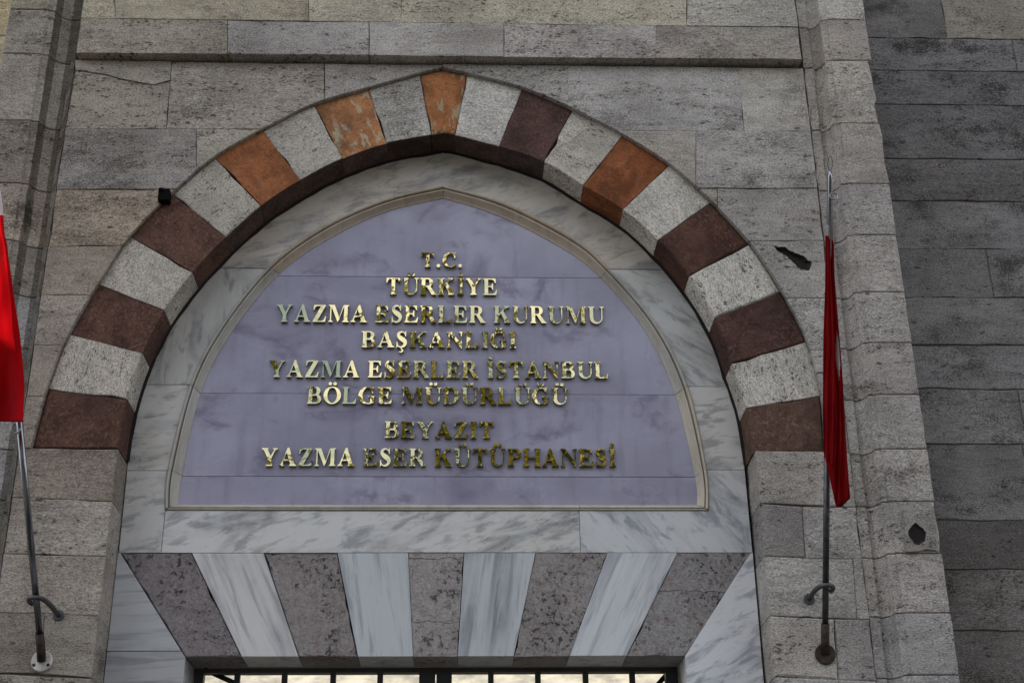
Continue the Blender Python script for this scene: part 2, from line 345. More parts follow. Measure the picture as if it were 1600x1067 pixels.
def tube(name, pts, rad, mat, parent=None, seg=12, closed=False, smooth=True):
    pts = [Vector(p) for p in pts]; n = len(pts); rr = rad if isinstance(rad, (list, tuple)) else [rad] * n
    V, Fc = [], []; prev = None
    for i, p in enumerate(pts):
        t = (pts[(i + 1) % n] - pts[i - 1]) if closed else (pts[min(n - 1, i + 1)] - pts[max(0, i - 1)]); t.normalize()
        if prev is None: s = t.orthogonal().normalized()
        else: s = (prev - t * prev.dot(t)).normalized()
        prev = s; u = t.cross(s)
        for k in range(seg):
            a = 2 * math.pi * k / seg; V.append(tuple(p + (s * math.cos(a) + u * math.sin(a)) * rr[i]))
    for i in range(n if closed else n - 1):
        for k in range(seg):
            a, b = i * seg + k, i * seg + (k + 1) % seg; c, d = ((i + 1) % n) * seg + k, ((i + 1) % n) * seg + (k + 1) % seg
            Fc.append((a, b, d, c))
    if not closed: Fc.append(tuple(range(seg))[::-1]); Fc.append(tuple((n - 1) * seg + k for k in range(seg)))
    return link(name, V, Fc, mat, parent, smooth=smooth)

# ------------------------------------------------------------------ ground
gr = link('ground', [(-400, -400, 0), (400, -400, 0), (400, 400, 0), (-400, 400, 0)], [(0, 1, 2, 3)], M['paving'], loc=(0, 0, 0)); tag(gr, kind='structure')

# ------------------------------------------------------------------ arch curves, in the plane of the wall
OUT = [(51, 700), (76, 608), (110, 523), (156, 445), (205, 371), (270, 305), (337, 248), (411, 206), (491, 166), (576, 141), (656, 118), (692, 110),
       (730, 118), (815, 140), (894, 173), (972, 213), (1045, 259), (1110, 317), (1170, 382), (1219, 456), (1259, 534), (1281, 618), (1288, 705)]
INN = [(185, 701), (199, 624), (223, 552), (257, 485), (301, 426), (353, 371), (408, 322), (469, 282), (535, 248), (604, 224), (674, 211), (692, 208),
       (711, 211), (780, 229), (850, 253), (911, 290), (973, 327), (1027, 375), (1076, 432), (1116, 497), (1143, 568), (1166, 637), (1176, 708)]
Wo = [W(x, y, PF) for x, y in OUT]; Wi = [W(x, y, PF) for x, y in INN]
AP = 11                                              # index of the apex points
SUB = 4
def two_sided(P): return catmull(P[:AP + 1], SUB) + catmull(P[AP:], SUB)[1:]
Co, Ci = two_sided(Wo), two_sided(Wi)
ZS = (Wo[0][1] + Wo[-1][1]) / 2                      # springing height
JL, JR = W(176, 775, 0)[0], W(1195, 872, 0)[0]       # arrises of the doorway's jambs
EXT = [(Co[0][0], -1.0)] + Co + [(Co[-1][0], -1.0)]  # everything inside the outer curve of the arch
EXT_J = [(JL, -1.0), (JL, ZS), (Co[0][0], ZS)] + Co + [(Co[-1][0], ZS), (JR, ZS), (JR, -1.0)]
def inside(p, poly):
    x, z = p; r = False; n = len(poly); j = n - 1
    for i in range(n):
        (xi, zi), (xj, zj) = poly[i], poly[j]
        if (zi > z) != (zj > z) and x < (xj - xi) * (z - zi) / (zj - zi) + xi: r = not r
        j = i
    return r
def cut(poly, hole):
    """poly minus hole, where the hole bites one stretch of poly's edge."""
    if area(poly) < 0: poly = poly[::-1]
    d = []
    for i in range(len(poly)):
        a, b = Vector(poly[i]), Vector(poly[(i + 1) % len(poly)]); k = max(1, int((b - a).length / 0.004))
        for j in range(k): q = a.lerp(b, j / k); d.append((q.x, q.y, j == 0))
    keep = [not inside(q[:2], hole) for q in d]
    if all(keep): return poly
    if not any(keep): return None
    n = len(d); s = next(i for i in range(n) if keep[i] and not keep[i - 1])
    run = []
    i = s
    while keep[i % n] and len(run) < n: run.append(d[i % n]); i += 1
    chain = [run[0]] + [q for q in run[1:-1] if q[2]] + [run[-1]]
    ch = [q for q in hole if inside(q, poly)]
    if ch:
        e = Vector(chain[-1][:2])
        if (Vector(ch[0]) - e).length > (Vector(ch[-1]) - e).length: ch = ch[::-1]
    e0, e1 = Vector(chain[-1][:2]), Vector(chain[0][:2]); ch = [q for q in ch if min((Vector(q) - e0).length, (Vector(q) - e1).length) > 0.012]
    return [q[:2] for q in chain] + ch

# ------------------------------------------------------------------ the building
bld = empty('stone_building')
tag(bld, 'grey limestone building front with striped pointed arch over a marble doorway', 'building')
wall = empty('portal_wall', bld)

def xl(y): return 131 - 0.1450 * y                    # where the wall meets the left moulding, in photo pixels
def xr(y): return 1242 + 0.1205 * y
def tone(a=0.13, warm=0.0):
    v = 1 + random.uniform(-a, a); w = random.uniform(-0.02, 0.035) + warm; return (v * (1 + w), v, v * (1 - w * 1.4), 1)
def rowline(L, R):                                     # a course joint: its height at x=130 and at x=1250
    return lambda x: L + (R - L) * (x - 130) / 1120
rows = [((-62, -62), (29, 43)), ((29, 43), (83, 93)), ((95, 107), (201, 205)), ((201, 205), (296, 294)), ((296, 294), (385, 376)), ((385, 376), (461, 466)),
        ((461, 466), (539, 546)), ((539, 546), (620, 625)), ((620, 625), (700, 706.5)), ((700, 706.5), (778, 791)), ((778, 791), (866, 872)), ((866, 872), (958, 966)),
        ((958, 966), (1052, 1062)), ((1052, 1062), (1150, 1160)), ((1150, 1160), (1250, 1260))]
def quad(x0, x1, top, bot, y=0.0):
    """corners from pixel x (a number, or a (top, bottom) pair) between two course lines"""
    a0, a1 = x0 if isinstance(x0, tuple) else (x0, x0); b0, b1 = x1 if isinstance(x1, tuple) else (x1, x1)
    return [W(a1, bot(a1), y), W(b1, bot(b1), y), W(b0, top(b0), y), W(a0, top(a0), y)]
def edge(f, top, bot): return (f(top(f(0))), f(bot(f(0))))
YT = -0.058                                            # the top courses stand forward
split = {0: [180, 483, 627, 1073], 1: [355, 577, 787, 1025], 2: [(268, 260), (507, 507), (692, 692), (887, 889), (1154, 1163)]}
tints = {(0, 0): (0.98, 0.93, 0.73), (0, 1): (1.06, 1.0, 0.80), (0, 2): (1.2, 1.14, 0.95), (0, 3): (1.16, 1.11, 0.92), (0, 4): (1.15, 1.14, 1.06),
         (1, 0): (0.82, 0.77, 0.66), (1, 1): (0.96, 0.95, 0.93), (1, 2): (1.08, 1.06, 1.02), (1, 3): (1.03, 1.0, 0.96), (1, 4): (0.88, 0.83, 0.77),
         (2, 0): (0.86, 0.81, 0.70), (2, 1): (0.90, 0.85, 0.76), (2, 2): (1.0, 0.98, 0.95), (2, 3): (1.05, 1.04, 1.02), (2, 4): (1.08, 1.08, 1.07), (2, 5): (1.12, 1.10, 1.04)}
for r in (0, 1, 2):
    top, bot = rowline(*rows[r][0]), rowline(*rows[r][1]); y = YT if r < 2 else 0.0
    xs = [edge(xl, top, bot)] + split[r] + [edge(xr, top, bot)]
    for i in range(len(xs) - 1):
        P = quad(xs[i], xs[i + 1], top, bot, y)
        c = (*tints.get((r, i), (1, 1, 1)), 1)
        if r == 2 and i == 0:                          # spalled corner: a cracked-off upper piece and the stone below it
            crack = [W(*q) for q in ((266, 126), (240, 133), (215, 129), (190, 124), (165, 117), (140, 113), (118, 110))]
            stone('ashlar_block', [P[0], P[1]] + crack + [], M['lime'], 0.004, 0.15, wall, color=c, gap=0.001)
            stone('ashlar_block', [crack[-1]] + crack[-2::-1] + [P[2], P[3]], M['lime'], -0.006, 0.15, wall, color=(0.86, 0.82, 0.72, 1), gap=0.001); continue
        if r == 2: P = cut(P, EXT)
        if P: stone('ashlar_block', P, M['lime'], y, 0.20 if r < 2 else 0.15, wall, color=c)
# unseen courses above the picture's edge, added height to shade the ground in front
ztop = 11.5; z0 = W(690, -62, YT)[1]; xL0, xR0 = W(131, 0, YT)[0], W(1242, 0, YT)[0]; k = 0
while z0 < ztop - 0.1:
    z1 = min(ztop, z0 + 0.36); x0 = xL0; k += 1
    while x0 < xR0 - 0.02:
        x1 = min(xR0, x0 + random.uniform(0.7, 1.15)); x1 = xR0 if xR0 - x1 < 0.35 else x1
        stone('ashlar_block', [(x0, z0), (x1, z0), (x1, z1), (x0, z1)], M['lime'], YT, 0.2, wall, color=tone()); x0 = x1
    z0 = z1
lefts = {3: [307], 4: [], 5: [], 6: [], 7: [], 8: [], 9: [], 10: [(46, 43)], 11: [], 12: [(70, 62)], 13: [], 14: []}
rights = {3: [1087], 4: [1121], 5: [], 6: [], 7: [], 8: [], 9: [], 10: [(1254, 1259)], 11: [(1333, 1340)], 12: [(1304, 1310)], 13: [], 14: []}
ltint = {3: [(0.80, 0.78, 0.76), (1.0, 0.96, 0.86)], 4: [(0.98, 0.86, 0.72)], 5: [(0.86, 0.78, 0.68)], 6: [(0.95, 0.88, 0.80)], 7: [(1.0, 0.92, 0.82)], 8: [(0.98, 0.90, 0.8)],
         9: [(0.74, 0.68, 0.60)], 10: [(0.98, 0.92, 0.86), (0.96, 0.92, 0.86)], 11: [(1.0, 0.94, 0.86)], 12: [(0.70, 0.65, 0.6), (0.86, 0.82, 0.76)]}
rtint = {3: [(1.06, 1.02, 0.95), (1.0, 0.99, 0.97)], 4: [(0.96, 0.92, 0.84), (0.90, 0.88, 0.85)], 5: [(1.06, 1.05, 1.02)], 6: [(1.12, 1.12, 1.1)], 7: [(1.08, 1.06, 1.02)],
         9: [(1.02, 0.99, 0.94)], 10: [(0.72, 0.71, 0.70), (1.0, 0.99, 0.97)], 11: [(1.10, 1.09, 1.06), (1.05, 1.04, 1.0)], 12: [(1.08, 1.05, 1.0), (0.96, 0.95, 0.94)]}
for r in range(3, 15):
    top, bot = rowline(*rows[r][0]), rowline(*rows[r][1])
    for side in (0, 1):
        js = (lefts if side == 0 else rights)[r]; tt = (ltint if side == 0 else rtint).get(r, [])
        if side == 0: xs = [edge(xl, top, bot)] + js + [640]
        else: xs = [740] + js + [edge(xr, top, bot)]
        for i in range(len(xs) - 1):
            P = quad(xs[i], xs[i + 1], top, bot)
            if r <= 8: P = cut(P, EXT)
            else:
                if side == 0: P = [(min(x, JL), z) for x, z in P]
                else: P = [(max(x, JR), z) for x, z in P]
            if not P or abs(area(P)) < 0.0008: continue
            c = (*tt[i], 1) if i < len(tt) else tone()
            if side == 0: c = (c[0] * 0.93, c[1] * 0.925, c[2] * 0.91, 1)
            hole = None
            if r == 5 and side == 1:
                hole = [W(q[0], q[1] + 6) for q in ((1208, 379), (1222, 380), (1234, 386), (1247, 391), (1258, 396), (1267, 408), (1264, 417), (1252, 416), (1240, 405), (1228, 394), (1214, 386))]; hole = densify(hole, 0.012, 0.0035)
            stone('ashlar_block', P, M['lime'], 0.0, 0.15 if r < 9 else 0.27, wall, color=c, bevel=0.0032 if r < 9 else 0.008, jit=0.0014, hole=hole, hole_depth=0.0185)
zlow = W(690, 1250)[1]; k = 0
while zlow > 0.05:                                     # courses down to the pavement
    z1 = max(0.0, zlow - 0.3)
    for a, b in ((W(xl(1250), 1250)[0], JL), (JR, W(xr(1250), 1250)[0])):
        stone('ashlar_block', [(a, z1), (b, z1), (b, zlow), (a, zlow)], M['lime'], 0.0, 0.27, wall, color=tone(), bevel=0.007)
    zlow = z1
# mortar filling behind the joints
mo = cut([(xL0 - 0.05, 0.01), (xR0 + 0.05, 0.01), (xR0 + 0.05, W(690, 100)[1]), (xL0 - 0.05, W(690, 100)[1])], EXT_J)
mo = inset(mo, 0.004); mo = mo if area(mo) > 0 else mo[::-1]
link('mortar', [(x, 0.022, z) for x, z in mo], [tuple(range(len(mo)))], M['mortar'], wall)
link('mortar', [(x, YT + 0.010, z) for x, z in ((xL0 + .02, W(690, 80, YT)[1]), (xR0 - .02, W(690, 80, YT)[1]), (xR0 - .02, ztop - .01), (xL0 + .02, ztop - .01))], [(0, 1, 2, 3)], M['mortar'], wall)
zt1 = W(690, 88, YT)[1]
# solid core behind the facing stones, with the door opening left free
DL, DR, DZ = W(290, 1026, PT)[0], W(1070, 1024, PT)[0], W(680, 1025.5, PT)[1]
box('wall_core', (xL0 - 0.25, 0.46, 0), (DL - 0.06, 0.75, ztop), M['mortar'], wall)
box('wall_core', (DR + 0.06, 0.46, 0), (xR0 + 0.25, 0.75, ztop), M['mortar'], wall)
box('wall_core', (DL - 0.06, 0.46, DZ + 0.03), (DR + 0.06, 0.75, ztop), M['mortar'], wall)

# ------------------------------------------------------------------ moulded pilasters on both sides
def pilaster(side, parent, prof, joints, tints_, sooty=()):
    """prof: plan outline (x, y) from the wall edge to the outer return; joints: course heights"""
    for i in range(len(joints) - 1):
        z1, z0_ = joints[i], joints[i + 1]; g = 0.002; b = 0.004; V, Fc = [], []; n = len(prof)
        worn = tints_.get(i, {}).get('worn', 0.0015)
        zs = [z0_ + g, z0_ + g + b] + [z0_ + (z1 - z0_) * (j + 1) / 5 for j in range(4)] + [z1 - g - b, z1 - g]
        for li, z in enumerate(zs):
            end = li in (0, len(zs) - 1)
            for j, (x, y) in enumerate(prof):
                yy = y + (b if end else 0) + random.uniform(-worn, worn) * 0.6; xx = x + (random.uniform(-worn, worn) if 0 < j < n - 1 else 0)
                if j in (n - 2, n - 3): xx -= side * abs(random.gauss(0, worn * 1.6)) * (1 if not end else 1.5)
                V.append((xx, yy, z))
        L = len(zs)
        for li in range(L - 1):
            for j in range(n - 1):
                q = (li * n + j, li * n + j + 1, (li + 1) * n + j + 1, (li + 1) * n + j); Fc.append(q if side > 0 else q[::-1])
        lo = tuple(range(n)); hi = tuple((L - 1) * n + j for j in range(n)); Fc.append(lo[::-1] if side > 0 else lo); Fc.append(hi if side > 0 else hi[::-1])
        c = tints_.get(i, {}).get('c'); c = (*c, 1) if c else tone(0.10)
        fm = [1 if (e % (n - 1)) in sooty and e < (L - 1) * (n - 1) else 0 for e in range(len(Fc))]; link('moulded_block', V, Fc, [M['lime'], M['soot']], parent, color=c, fmat=fm)
def cove(x0, y0, x1, y1, k=7):
    out = []
    for i in range(k + 1):
        a = math.pi / 2 * i / k; out.append((x0 + (x1 - x0) * math.sin(a), y0 + (y1 - y0) * (1 - math.cos(a))))
    return out
YP = -0.066
xa = W(1306, 529, 0)[0]; f0 = W(1424, 1040, YP)[0]; f1 = W(1425, 533, YP)[0]
pR = [(xa + 0.003, 0.12), (xa + 0.003, 0.004), (xa + 0.012, 0.012), (xa + 0.052, 0.010), (xa + 0.056, 0.026)] + cove(xa + 0.062, 0.026, f0 - 0.040, YP + 0.022) + \
     [(f0 - 0.036, YP + 0.014), (f0 - 0.006, YP + 0.010), (f0 - 0.001, YP), (f1 - 0.006, YP), (f1, YP + 0.006), (f1, 0.46)]
jr = [-62, 32, 95, 193, 287, 367, 456, 535, 616, 701, 783, 864, 957, 1054, 1150, 1250]
zr = [W(1390, q, YP)[1] for q in jr]
zr = [ztop, ztop - 0.4, ztop - 0.8, ztop - 1.15] + zr; zr += [zr[-1] * 0.75, zr[-1] * 0.5, zr[-1] * 0.25, 0.0]
pil_r = empty('pilaster', bld)
pilaster(1, pil_r, pR, zr, {4: dict(c=(1.12, 1.10, 1.05)), 5: dict(c=(0.92, 0.87, 0.81)), 6: dict(c=(1.06, 1.02, 0.95), worn=0.009), 7: dict(c=(0.95, 0.91, 0.86), worn=0.005), 8: dict(c=(0.94, 0.92, 0.9)),
         9: dict(c=(1.03, 1.0, 0.96)), 10: dict(c=(1.10, 1.08, 1.05)), 11: dict(c=(0.96, 0.93, 0.9)), 12: dict(c=(1.03, 1.02, 0.99)), 13: dict(c=(1.06, 1.04, 1.0)), 14: dict(c=(1.02, 1, 0.97), worn=0.004)})
xb = W(131, 0, 0)[0]; g0 = W(77, 3, YP)[0]; g1 = W(17, 3, YP)[0]
pL = [(xb - 0.003, 0.12), (xb - 0.003, 0.004), (xb - 0.010, 0.022), (xb - 0.030, 0.022), (xb - 0.034, 0.026)] + cove(xb - 0.038, 0.026, g0 + 0.040, YP + 0.022) + \
     [(g0 + 0.036, YP + 0.014), (g0 + 0.006, YP + 0.010), (g0 + 0.001, YP), (g1 + 0.006, YP), (g1, YP + 0.006), (g1, 0.46)]
jl = [-62, 15, 84, 188, 286, 375, 452, 532, 612, 692, 772, 860, 950, 1050, 1150, 1250]
zl = [W(50, q, YP)[1] for q in jl]; zl = [ztop, ztop - 0.4, ztop - 0.8, ztop - 1.15] + zl; zl += [zl[-1] * 0.75, zl[-1] * 0.5, zl[-1] * 0.25, 0.0]
pil_l = empty('pilaster', bld)
pilaster(-1, pil_l, pL, zl, {4: dict(c=(0.90, 0.86, 0.73)), 5: dict(c=(0.74, 0.70, 0.62)), 6: dict(c=(0.82, 0.77, 0.68)), 7: dict(c=(0.74, 0.67, 0.59)), 8: dict(c=(0.94, 0.84, 0.72), worn=0.004), 9: dict(c=(0.80, 0.74, 0.66))}, sooty=(2, 3, 4, 5, 9, 10, 11, 12))

hc_ = W(1432, 836, YP); hole = [(hc_[0] + 0.040 * math.cos(i * 0.4488 + 0.2) * random.uniform(0.85, 1.15), hc_[1] + 0.050 * math.sin(i * 0.4488 + 0.2) * random.uniform(0.85, 1.15)) for i in range(14)]
stone('patch_stone', [W(1414, 863, YP), W(1463, 862, YP), W(1456, 796, YP), W(1408, 797, YP)], M['lime'], YP - 0.015, 0.03, pil_r, hole=hole, hole_depth=0.010, gap=0.001, step=0.04, jit=0.003, color=(0.8, 0.78, 0.75, 1), yvar=0)
# ------------------------------------------------------------------ recessed side walls
YS = 0.26
sw = empty('side_wall', bld)
sy = [-70, 61, 111, 164, 249, 315, 389, 465, 539, 608, 694, 813, 889, 985, 1075, 1170, 1270]
svert = {0: [1458], 1: [1580], 2: [], 3: [1745], 4: [1690], 5: [1630], 6: [1540], 7: [1655], 8: [1720], 9: [1590], 10: [1597], 11: [1700], 12: [1560], 13: [1650], 14: [1590], 15: [1500]}
sx0 = f1 - 0.02; sx1 = 6.2
stint = {0: [(0.92, 0.90, 0.88), (1.30, 1.24, 1.06)], 1: [(0.95, 0.95, 0.98)], 2: [(0.78, 0.78, 0.80)], 3: [(0.84, 0.84, 0.85)], 4: [(0.80, 0.78, 0.78)], 5: [(1.0, 1.0, 1.0)], 6: [(0.85, 0.85, 0.85)],
         7: [(1.04, 1.03, 1.02)], 8: [(1.02, 1.02, 1.03)], 9: [(1.0, 1.0, 1.0)], 10: [(0.98, 0.98, 0.98)], 11: [(0.66, 0.64, 0.62)], 12: [(0.88, 0.86, 0.83)], 13: [(0.88, 0.85, 0.82)]}
for i in range(len(sy) - 1):
    za, zb = W(1500, sy[i], YS)[1], W(1500, sy[i + 1], YS)[1]
    xs = [sx0] + [W(v, sy[i], YS)[0] for v in svert[i]]
    while xs[-1] < sx1: xs.append(xs[-1] + random.uniform(0.7, 1.3))
    for j in range(len(xs) - 1):
        tt = stint.get(i, [])
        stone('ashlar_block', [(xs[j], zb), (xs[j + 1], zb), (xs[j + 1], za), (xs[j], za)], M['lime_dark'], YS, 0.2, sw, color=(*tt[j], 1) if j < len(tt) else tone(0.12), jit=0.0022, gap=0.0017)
for z0_, z1 in ((W(1500, -70, YS)[1], 7.3), (7.3, 7.7), (7.7, 8.1), (8.1, 8.5), (8.5, 8.9), (8.9, 9.4), (9.4, 10.0), (10.0, 10.6), (10.6, ztop - 0.2)) + tuple((W(1500, 1270, YS)[1] * a / 7, W(1500, 1270, YS)[1] * (a + 1) / 7) for a in range(7)):  # unseen upper courses, raised with the portal so their shadow covers the ground
    x0 = sx0
    while x0 < sx1:
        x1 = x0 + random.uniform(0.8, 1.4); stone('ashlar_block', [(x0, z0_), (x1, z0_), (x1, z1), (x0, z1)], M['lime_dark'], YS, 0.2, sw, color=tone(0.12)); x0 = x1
link('mortar', [(sx0, YS + 0.01, 0), (sx1 + 1.4, YS + 0.01, 0), (sx1 + 1.4, YS + 0.01, ztop - 0.21), (sx0, YS + 0.01, ztop - 0.21)], [(0, 1, 2, 3)], M['mortar'], sw)
box('wall_core', (sx0 + 0.01, YS + 0.205, 0), (sx1 + 1.6, YS + 0.45, ztop - 0.2), M['mortar'], sw)
YW = 0.60
lw = empty('side_wall', bld); z0_ = 0.0; wtop = 7.2  # set back and kept low so the sun reaches the left flag
while z0_ < wtop - 0.05:
    z1 = min(wtop, z0_ + 0.36); x1 = g1 + 0.02
    while x1 > -6.5:
        x0 = x1 - random.uniform(0.7, 1.3); c = tone(0.1); c = (c[0] * 1.15, c[1] * 1.05, c[2] * 0.72, 1)
        stone('ashlar_block', [(x0, z0_), (x1, z0_), (x1, z1), (x0, z1)], M['lime'], YW, 0.2, lw, color=c); x1 = x0
    z0_ = z1
link('mortar', [(-7.5, YW + 0.01, 0), (g1, YW + 0.01, 0), (g1, YW + 0.01, wtop - .01), (-7.5, YW + 0.01, wtop - .01)], [(0, 1, 2, 3)], M['mortar'], lw)

# ------------------------------------------------------------------ striped arch
arch = empty('arch', bld)
kinds = ['red', 'lime_arch', 'red', 'lime_arch', 'red', 'lime_arch', 'orange', 'lime_arch', 'patchy', 'lime_arch', 'key', 'lime_arch', 'red', 'lime_arch', 'orange', 'lime_arch', 'red', 'lime_arch', 'red', 'lime_arch', 'red']
J = list(range(0, 11)) + list(range(12, 23))           # joints: the apex point is inside the keystone
vt = {0: (0.95, 0.95, 0.95), 1: (0.98, 0.95, 0.90), 3: (0.92, 0.89, 0.84), 5: (0.96, 0.93, 0.88), 7: (0.82, 0.80, 0.77), 9: (0.86, 0.85, 0.84), 11: (1.08, 1.08, 1.08), 12: (0.85, 0.9, 1.0), 13: (1.05, 1.02, 0.96),
      14: (0.75, 0.62, 0.55), 15: (1.12, 1.11, 1.08), 16: (0.92, 0.85, 0.85), 17: (1.15, 1.15, 1.12), 18: (0.75, 0.75, 0.8), 19: (1.08, 1.07, 1.04), 20: (1.05, 1.15, 1.15), 10: (0.88, 0.8, 0.72), 6: (0.85, 0.78, 0.72)}
def tint_soffit(o):  # downward faces of the upper arch stones take a darker red-brown
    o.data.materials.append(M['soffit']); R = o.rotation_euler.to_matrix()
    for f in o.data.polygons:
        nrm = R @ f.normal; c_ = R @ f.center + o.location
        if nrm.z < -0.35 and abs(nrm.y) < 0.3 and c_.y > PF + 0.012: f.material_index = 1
for k in range(21):
    a, b = J[k], J[k + 1]
    o_ = Co[a * SUB:b * SUB + 1]; i_ = Ci[a * SUB:b * SUB + 1]
    if k == 10: o_ = Co[a * SUB:b * SUB + 1:2]; i_ = Ci[a * SUB:b * SUB + 1:2]
    P = list(o_) + list(i_)[::-1]
    mid = Vector(o_[len(o_) // 2]) - Vector(i_[len(i_) // 2]); ang = math.atan2(mid.x, mid.y)
    mk = 'patchy' if kinds[k] == 'key' else kinds[k]
    c = (*vt.get(k, (1, 1, 1)), 1)
    if k == 13:                                        # a split stone
        o1, o2, i1, i2 = Vector(o_[0]), Vector(o_[-1]), Vector(i_[0]), Vector(i_[-1])
        cr = [o1.lerp(o2, 0.42), o1.lerp(i1, 0.45).lerp(o2.lerp(i2, 0.45), 0.30), o1.lerp(i1, 0.72).lerp(o2.lerp(i2, 0.72), 0.10), o1.lerp(i1, 0.95)]
        cr = [tuple(q) for q in cr]
        stone('voussoir', [o_[0], o_[1]] + cr, M[mk], PF + 0.001, 0.22, arch, ang=ang, color=c, step=0.05, jit=0.003, gap=0.001)
        stone('voussoir', cr[:1] + list(o_[2:]) + list(i_)[::-1] + cr[::-1][:-1], M[mk], PF, 0.22, arch, ang=ang, color=c, step=0.06, jit=0.002, gap=0.001); continue
    vo_ = stone('voussoir', P, M[mk], PF, 0.22, arch, gap=0.0016, bevel=0.006 if k < 11 else 0.010, step=0.07, jit=0.0022, ang=ang, color=c, yvar=0.004)
    if 5 <= k <= 12: tint_soffit(vo_)
# dirt in the gap behind the arch stones
dv = inset([(x, z) for x, z in (Ci if area(Ci) > 0 else Ci[::-1])], -0.012)
ring = [(x, z) for x, z in inset(Ci[::-1], 0.0)]
cd_ = [Vector(p) for p in Ci]; ctr = Vector((-0.1, 4.3))
V, Fc = [], []
for p in cd_:
    q = p + (ctr - p).normalized() * (0.010 + random.random() * 0.006); r_ = p + (p - ctr).normalized() * 0.03
    V += [(q.x, PT - 0.004 - random.random() * 0.006, q.y), (r_.x, PT - 0.010, r_.y), (q.x, PT + 0.06, q.y)]
for i in range(len(cd_) - 1):
    Fc += [(3 * i, 3 * i + 1, 3 * i + 4, 3 * i + 3)[::-1], (3 * i, 3 * i + 3, 3 * i + 5, 3 * i + 2)[::-1]]
link('joint_filling', V, Fc, M['dirt_and_hole_shade'], arch)

# ------------------------------------------------------------------ marble tympanum
tym = empty('tympanum', bld)
Mo_px = [(258, 797), (262, 734), (297, 601), (345, 510), (418, 419), (500, 357), (600, 313), (692, 291), (790, 318), (900, 374), (952, 421), (1026, 507), (1075, 604), (1104, 733), (1107, 798)]
Mi_px = [(278, 789), (284, 743), (313, 615), (360, 522), (436, 428), (520, 370), (605, 331), (693, 310), (780, 338), (878, 388), (939, 434), (1010, 520), (1055, 617), (1086, 745), (1089, 789)]
PP = PT + 0.028                                       # plane of the lilac panel
Mo = [W(x, y, PT) for x, y in Mo_px]; Mi = [W(x, y, PP) for x, y in Mi_px]
def two(P, k=6): return catmull(P[:8], k) + catmull(P[7:], k)[1:]
CMo, CMi = two(Mo), two(Mi); K = 6
def sub(C, side, za, zb):
    """points of an arch-shaped curve on one side between two heights, from the lower end up"""
    apex = max(range(len(C)), key=lambda i: C[i][1]); half = C[:apex + 1] if side < 0 else C[apex:][::-1]
    def at(z):
        for i in range(len(half) - 1):
            if half[i][1] <= z <= half[i + 1][1]:
                t = (z - half[i][1]) / max(1e-9, half[i + 1][1] - half[i][1]); return (half[i][0] + (half[i + 1][0] - half[i][0]) * t, z)
        return (half[0][0], z) if z < half[0][1] else half[-1]
    return [at(za)] + [p for p in half if za + 1e-4 < p[1] < zb - 1e-4] + [at(zb)]
Cb = [Vector(p) for p in Ci]
Cf = [tuple(p + (ctr - p).normalized() * 0.006) for p in Cb]        # outer edge of the marble, just inside the arch
JB = W(680, 863.5, PT)[1]; L_ = lambda y: W(260, y, PT)[1]
zj = {-1: [L_(735), L_(601), L_(418.5)], 1: [W(1120, 734, PT)[1], W(1120, 604, PT)[1], W(980, 421, PT)[1]]}
zapO, zapM = max(p[1] for p in Cf), max(p[1] for p in CMo)
tl = dict(y=PT, depth=0.2, parent=tym, gap=0.0012, bevel=0.0025, jit=0.0006, yvar=0.001)
# the crown stone over the apex
P = sub(Cf, -1, zj[-1][2], zapO) + sub(Cf, 1, zj[1][2], zapO)[::-1][1:] + sub(CMo, 1, zj[1][2], zapM) + sub(CMo, -1, zj[-1][2], zapM)[::-1][1:]
stone('frame_slab', P, M['marble'], ang=math.radians(72), color=(0.84, 0.78, 0.71, 1), step=0.5, **tl)
for s in (-1, 1):
    for q, cc, an in ((0, (1.0, 0.98, 0.95), 80), (1, (0.86, 0.87, 0.87), 4 if s < 0 else -55)):
        P = sub(Cf, s, zj[s][q], zj[s][q + 1]) + sub(CMo, s, zj[s][q], zj[s][q + 1])[::-1]
        if s < 0 and q == 1: cc = (0.78, 0.77, 0.74)
        if s < 0 and q == 0: cc = (0.86, 0.85, 0.82)
        stone('frame_slab', P, M['marble'], ang=math.radians(an), color=(*cc, 1), step=0.5, **tl)
xs_ = W(255, 830, PT)[0]; xm = W(906, 830, PT)[0]; zo = W(680, 797.5, PT)[1]
OL, OR = W(185, 863, PT)[0], W(1176, 863, PT)[0]
CfL = sub(Cf, -1, ZS + 0.0, zj[-1][0]); CfR = sub(Cf, 1, ZS, zj[1][0])
CfL = [(OL, JB)] + [p for p in sub(Cf, -1, JB, zj[-1][0]) if p[1] > JB + 0.02]
CfR = [(OR, JB)] + [p for p in sub(Cf, 1, JB, zj[1][0]) if p[1] > JB + 0.02]
MoL = sub(CMo, -1, zo, zj[-1][0]); MoR = sub(CMo, 1, zo, zj[1][0])
stone('frame_slab', CfL + MoL[::-1] + [(xs_, zo), (xs_, JB)], M['marble'], ang=math.radians(78), step=0.5, color=(0.88, 0.88, 0.88, 1), **tl)
stone('frame_slab', [(xs_, JB), (xm, JB), (xm, zo), (xs_, zo)], M['marble'], ang=math.radians(70), step=0.5, color=(1.0, 1.0, 1.0, 1), **tl)
stone('frame_slab', [(xm, JB)] + CfR + MoR[::-1] + [(xm, zo)], M['marble'], ang=math.radians(-42), step=0.5, color=(0.95, 0.97, 1.0, 1), **tl)
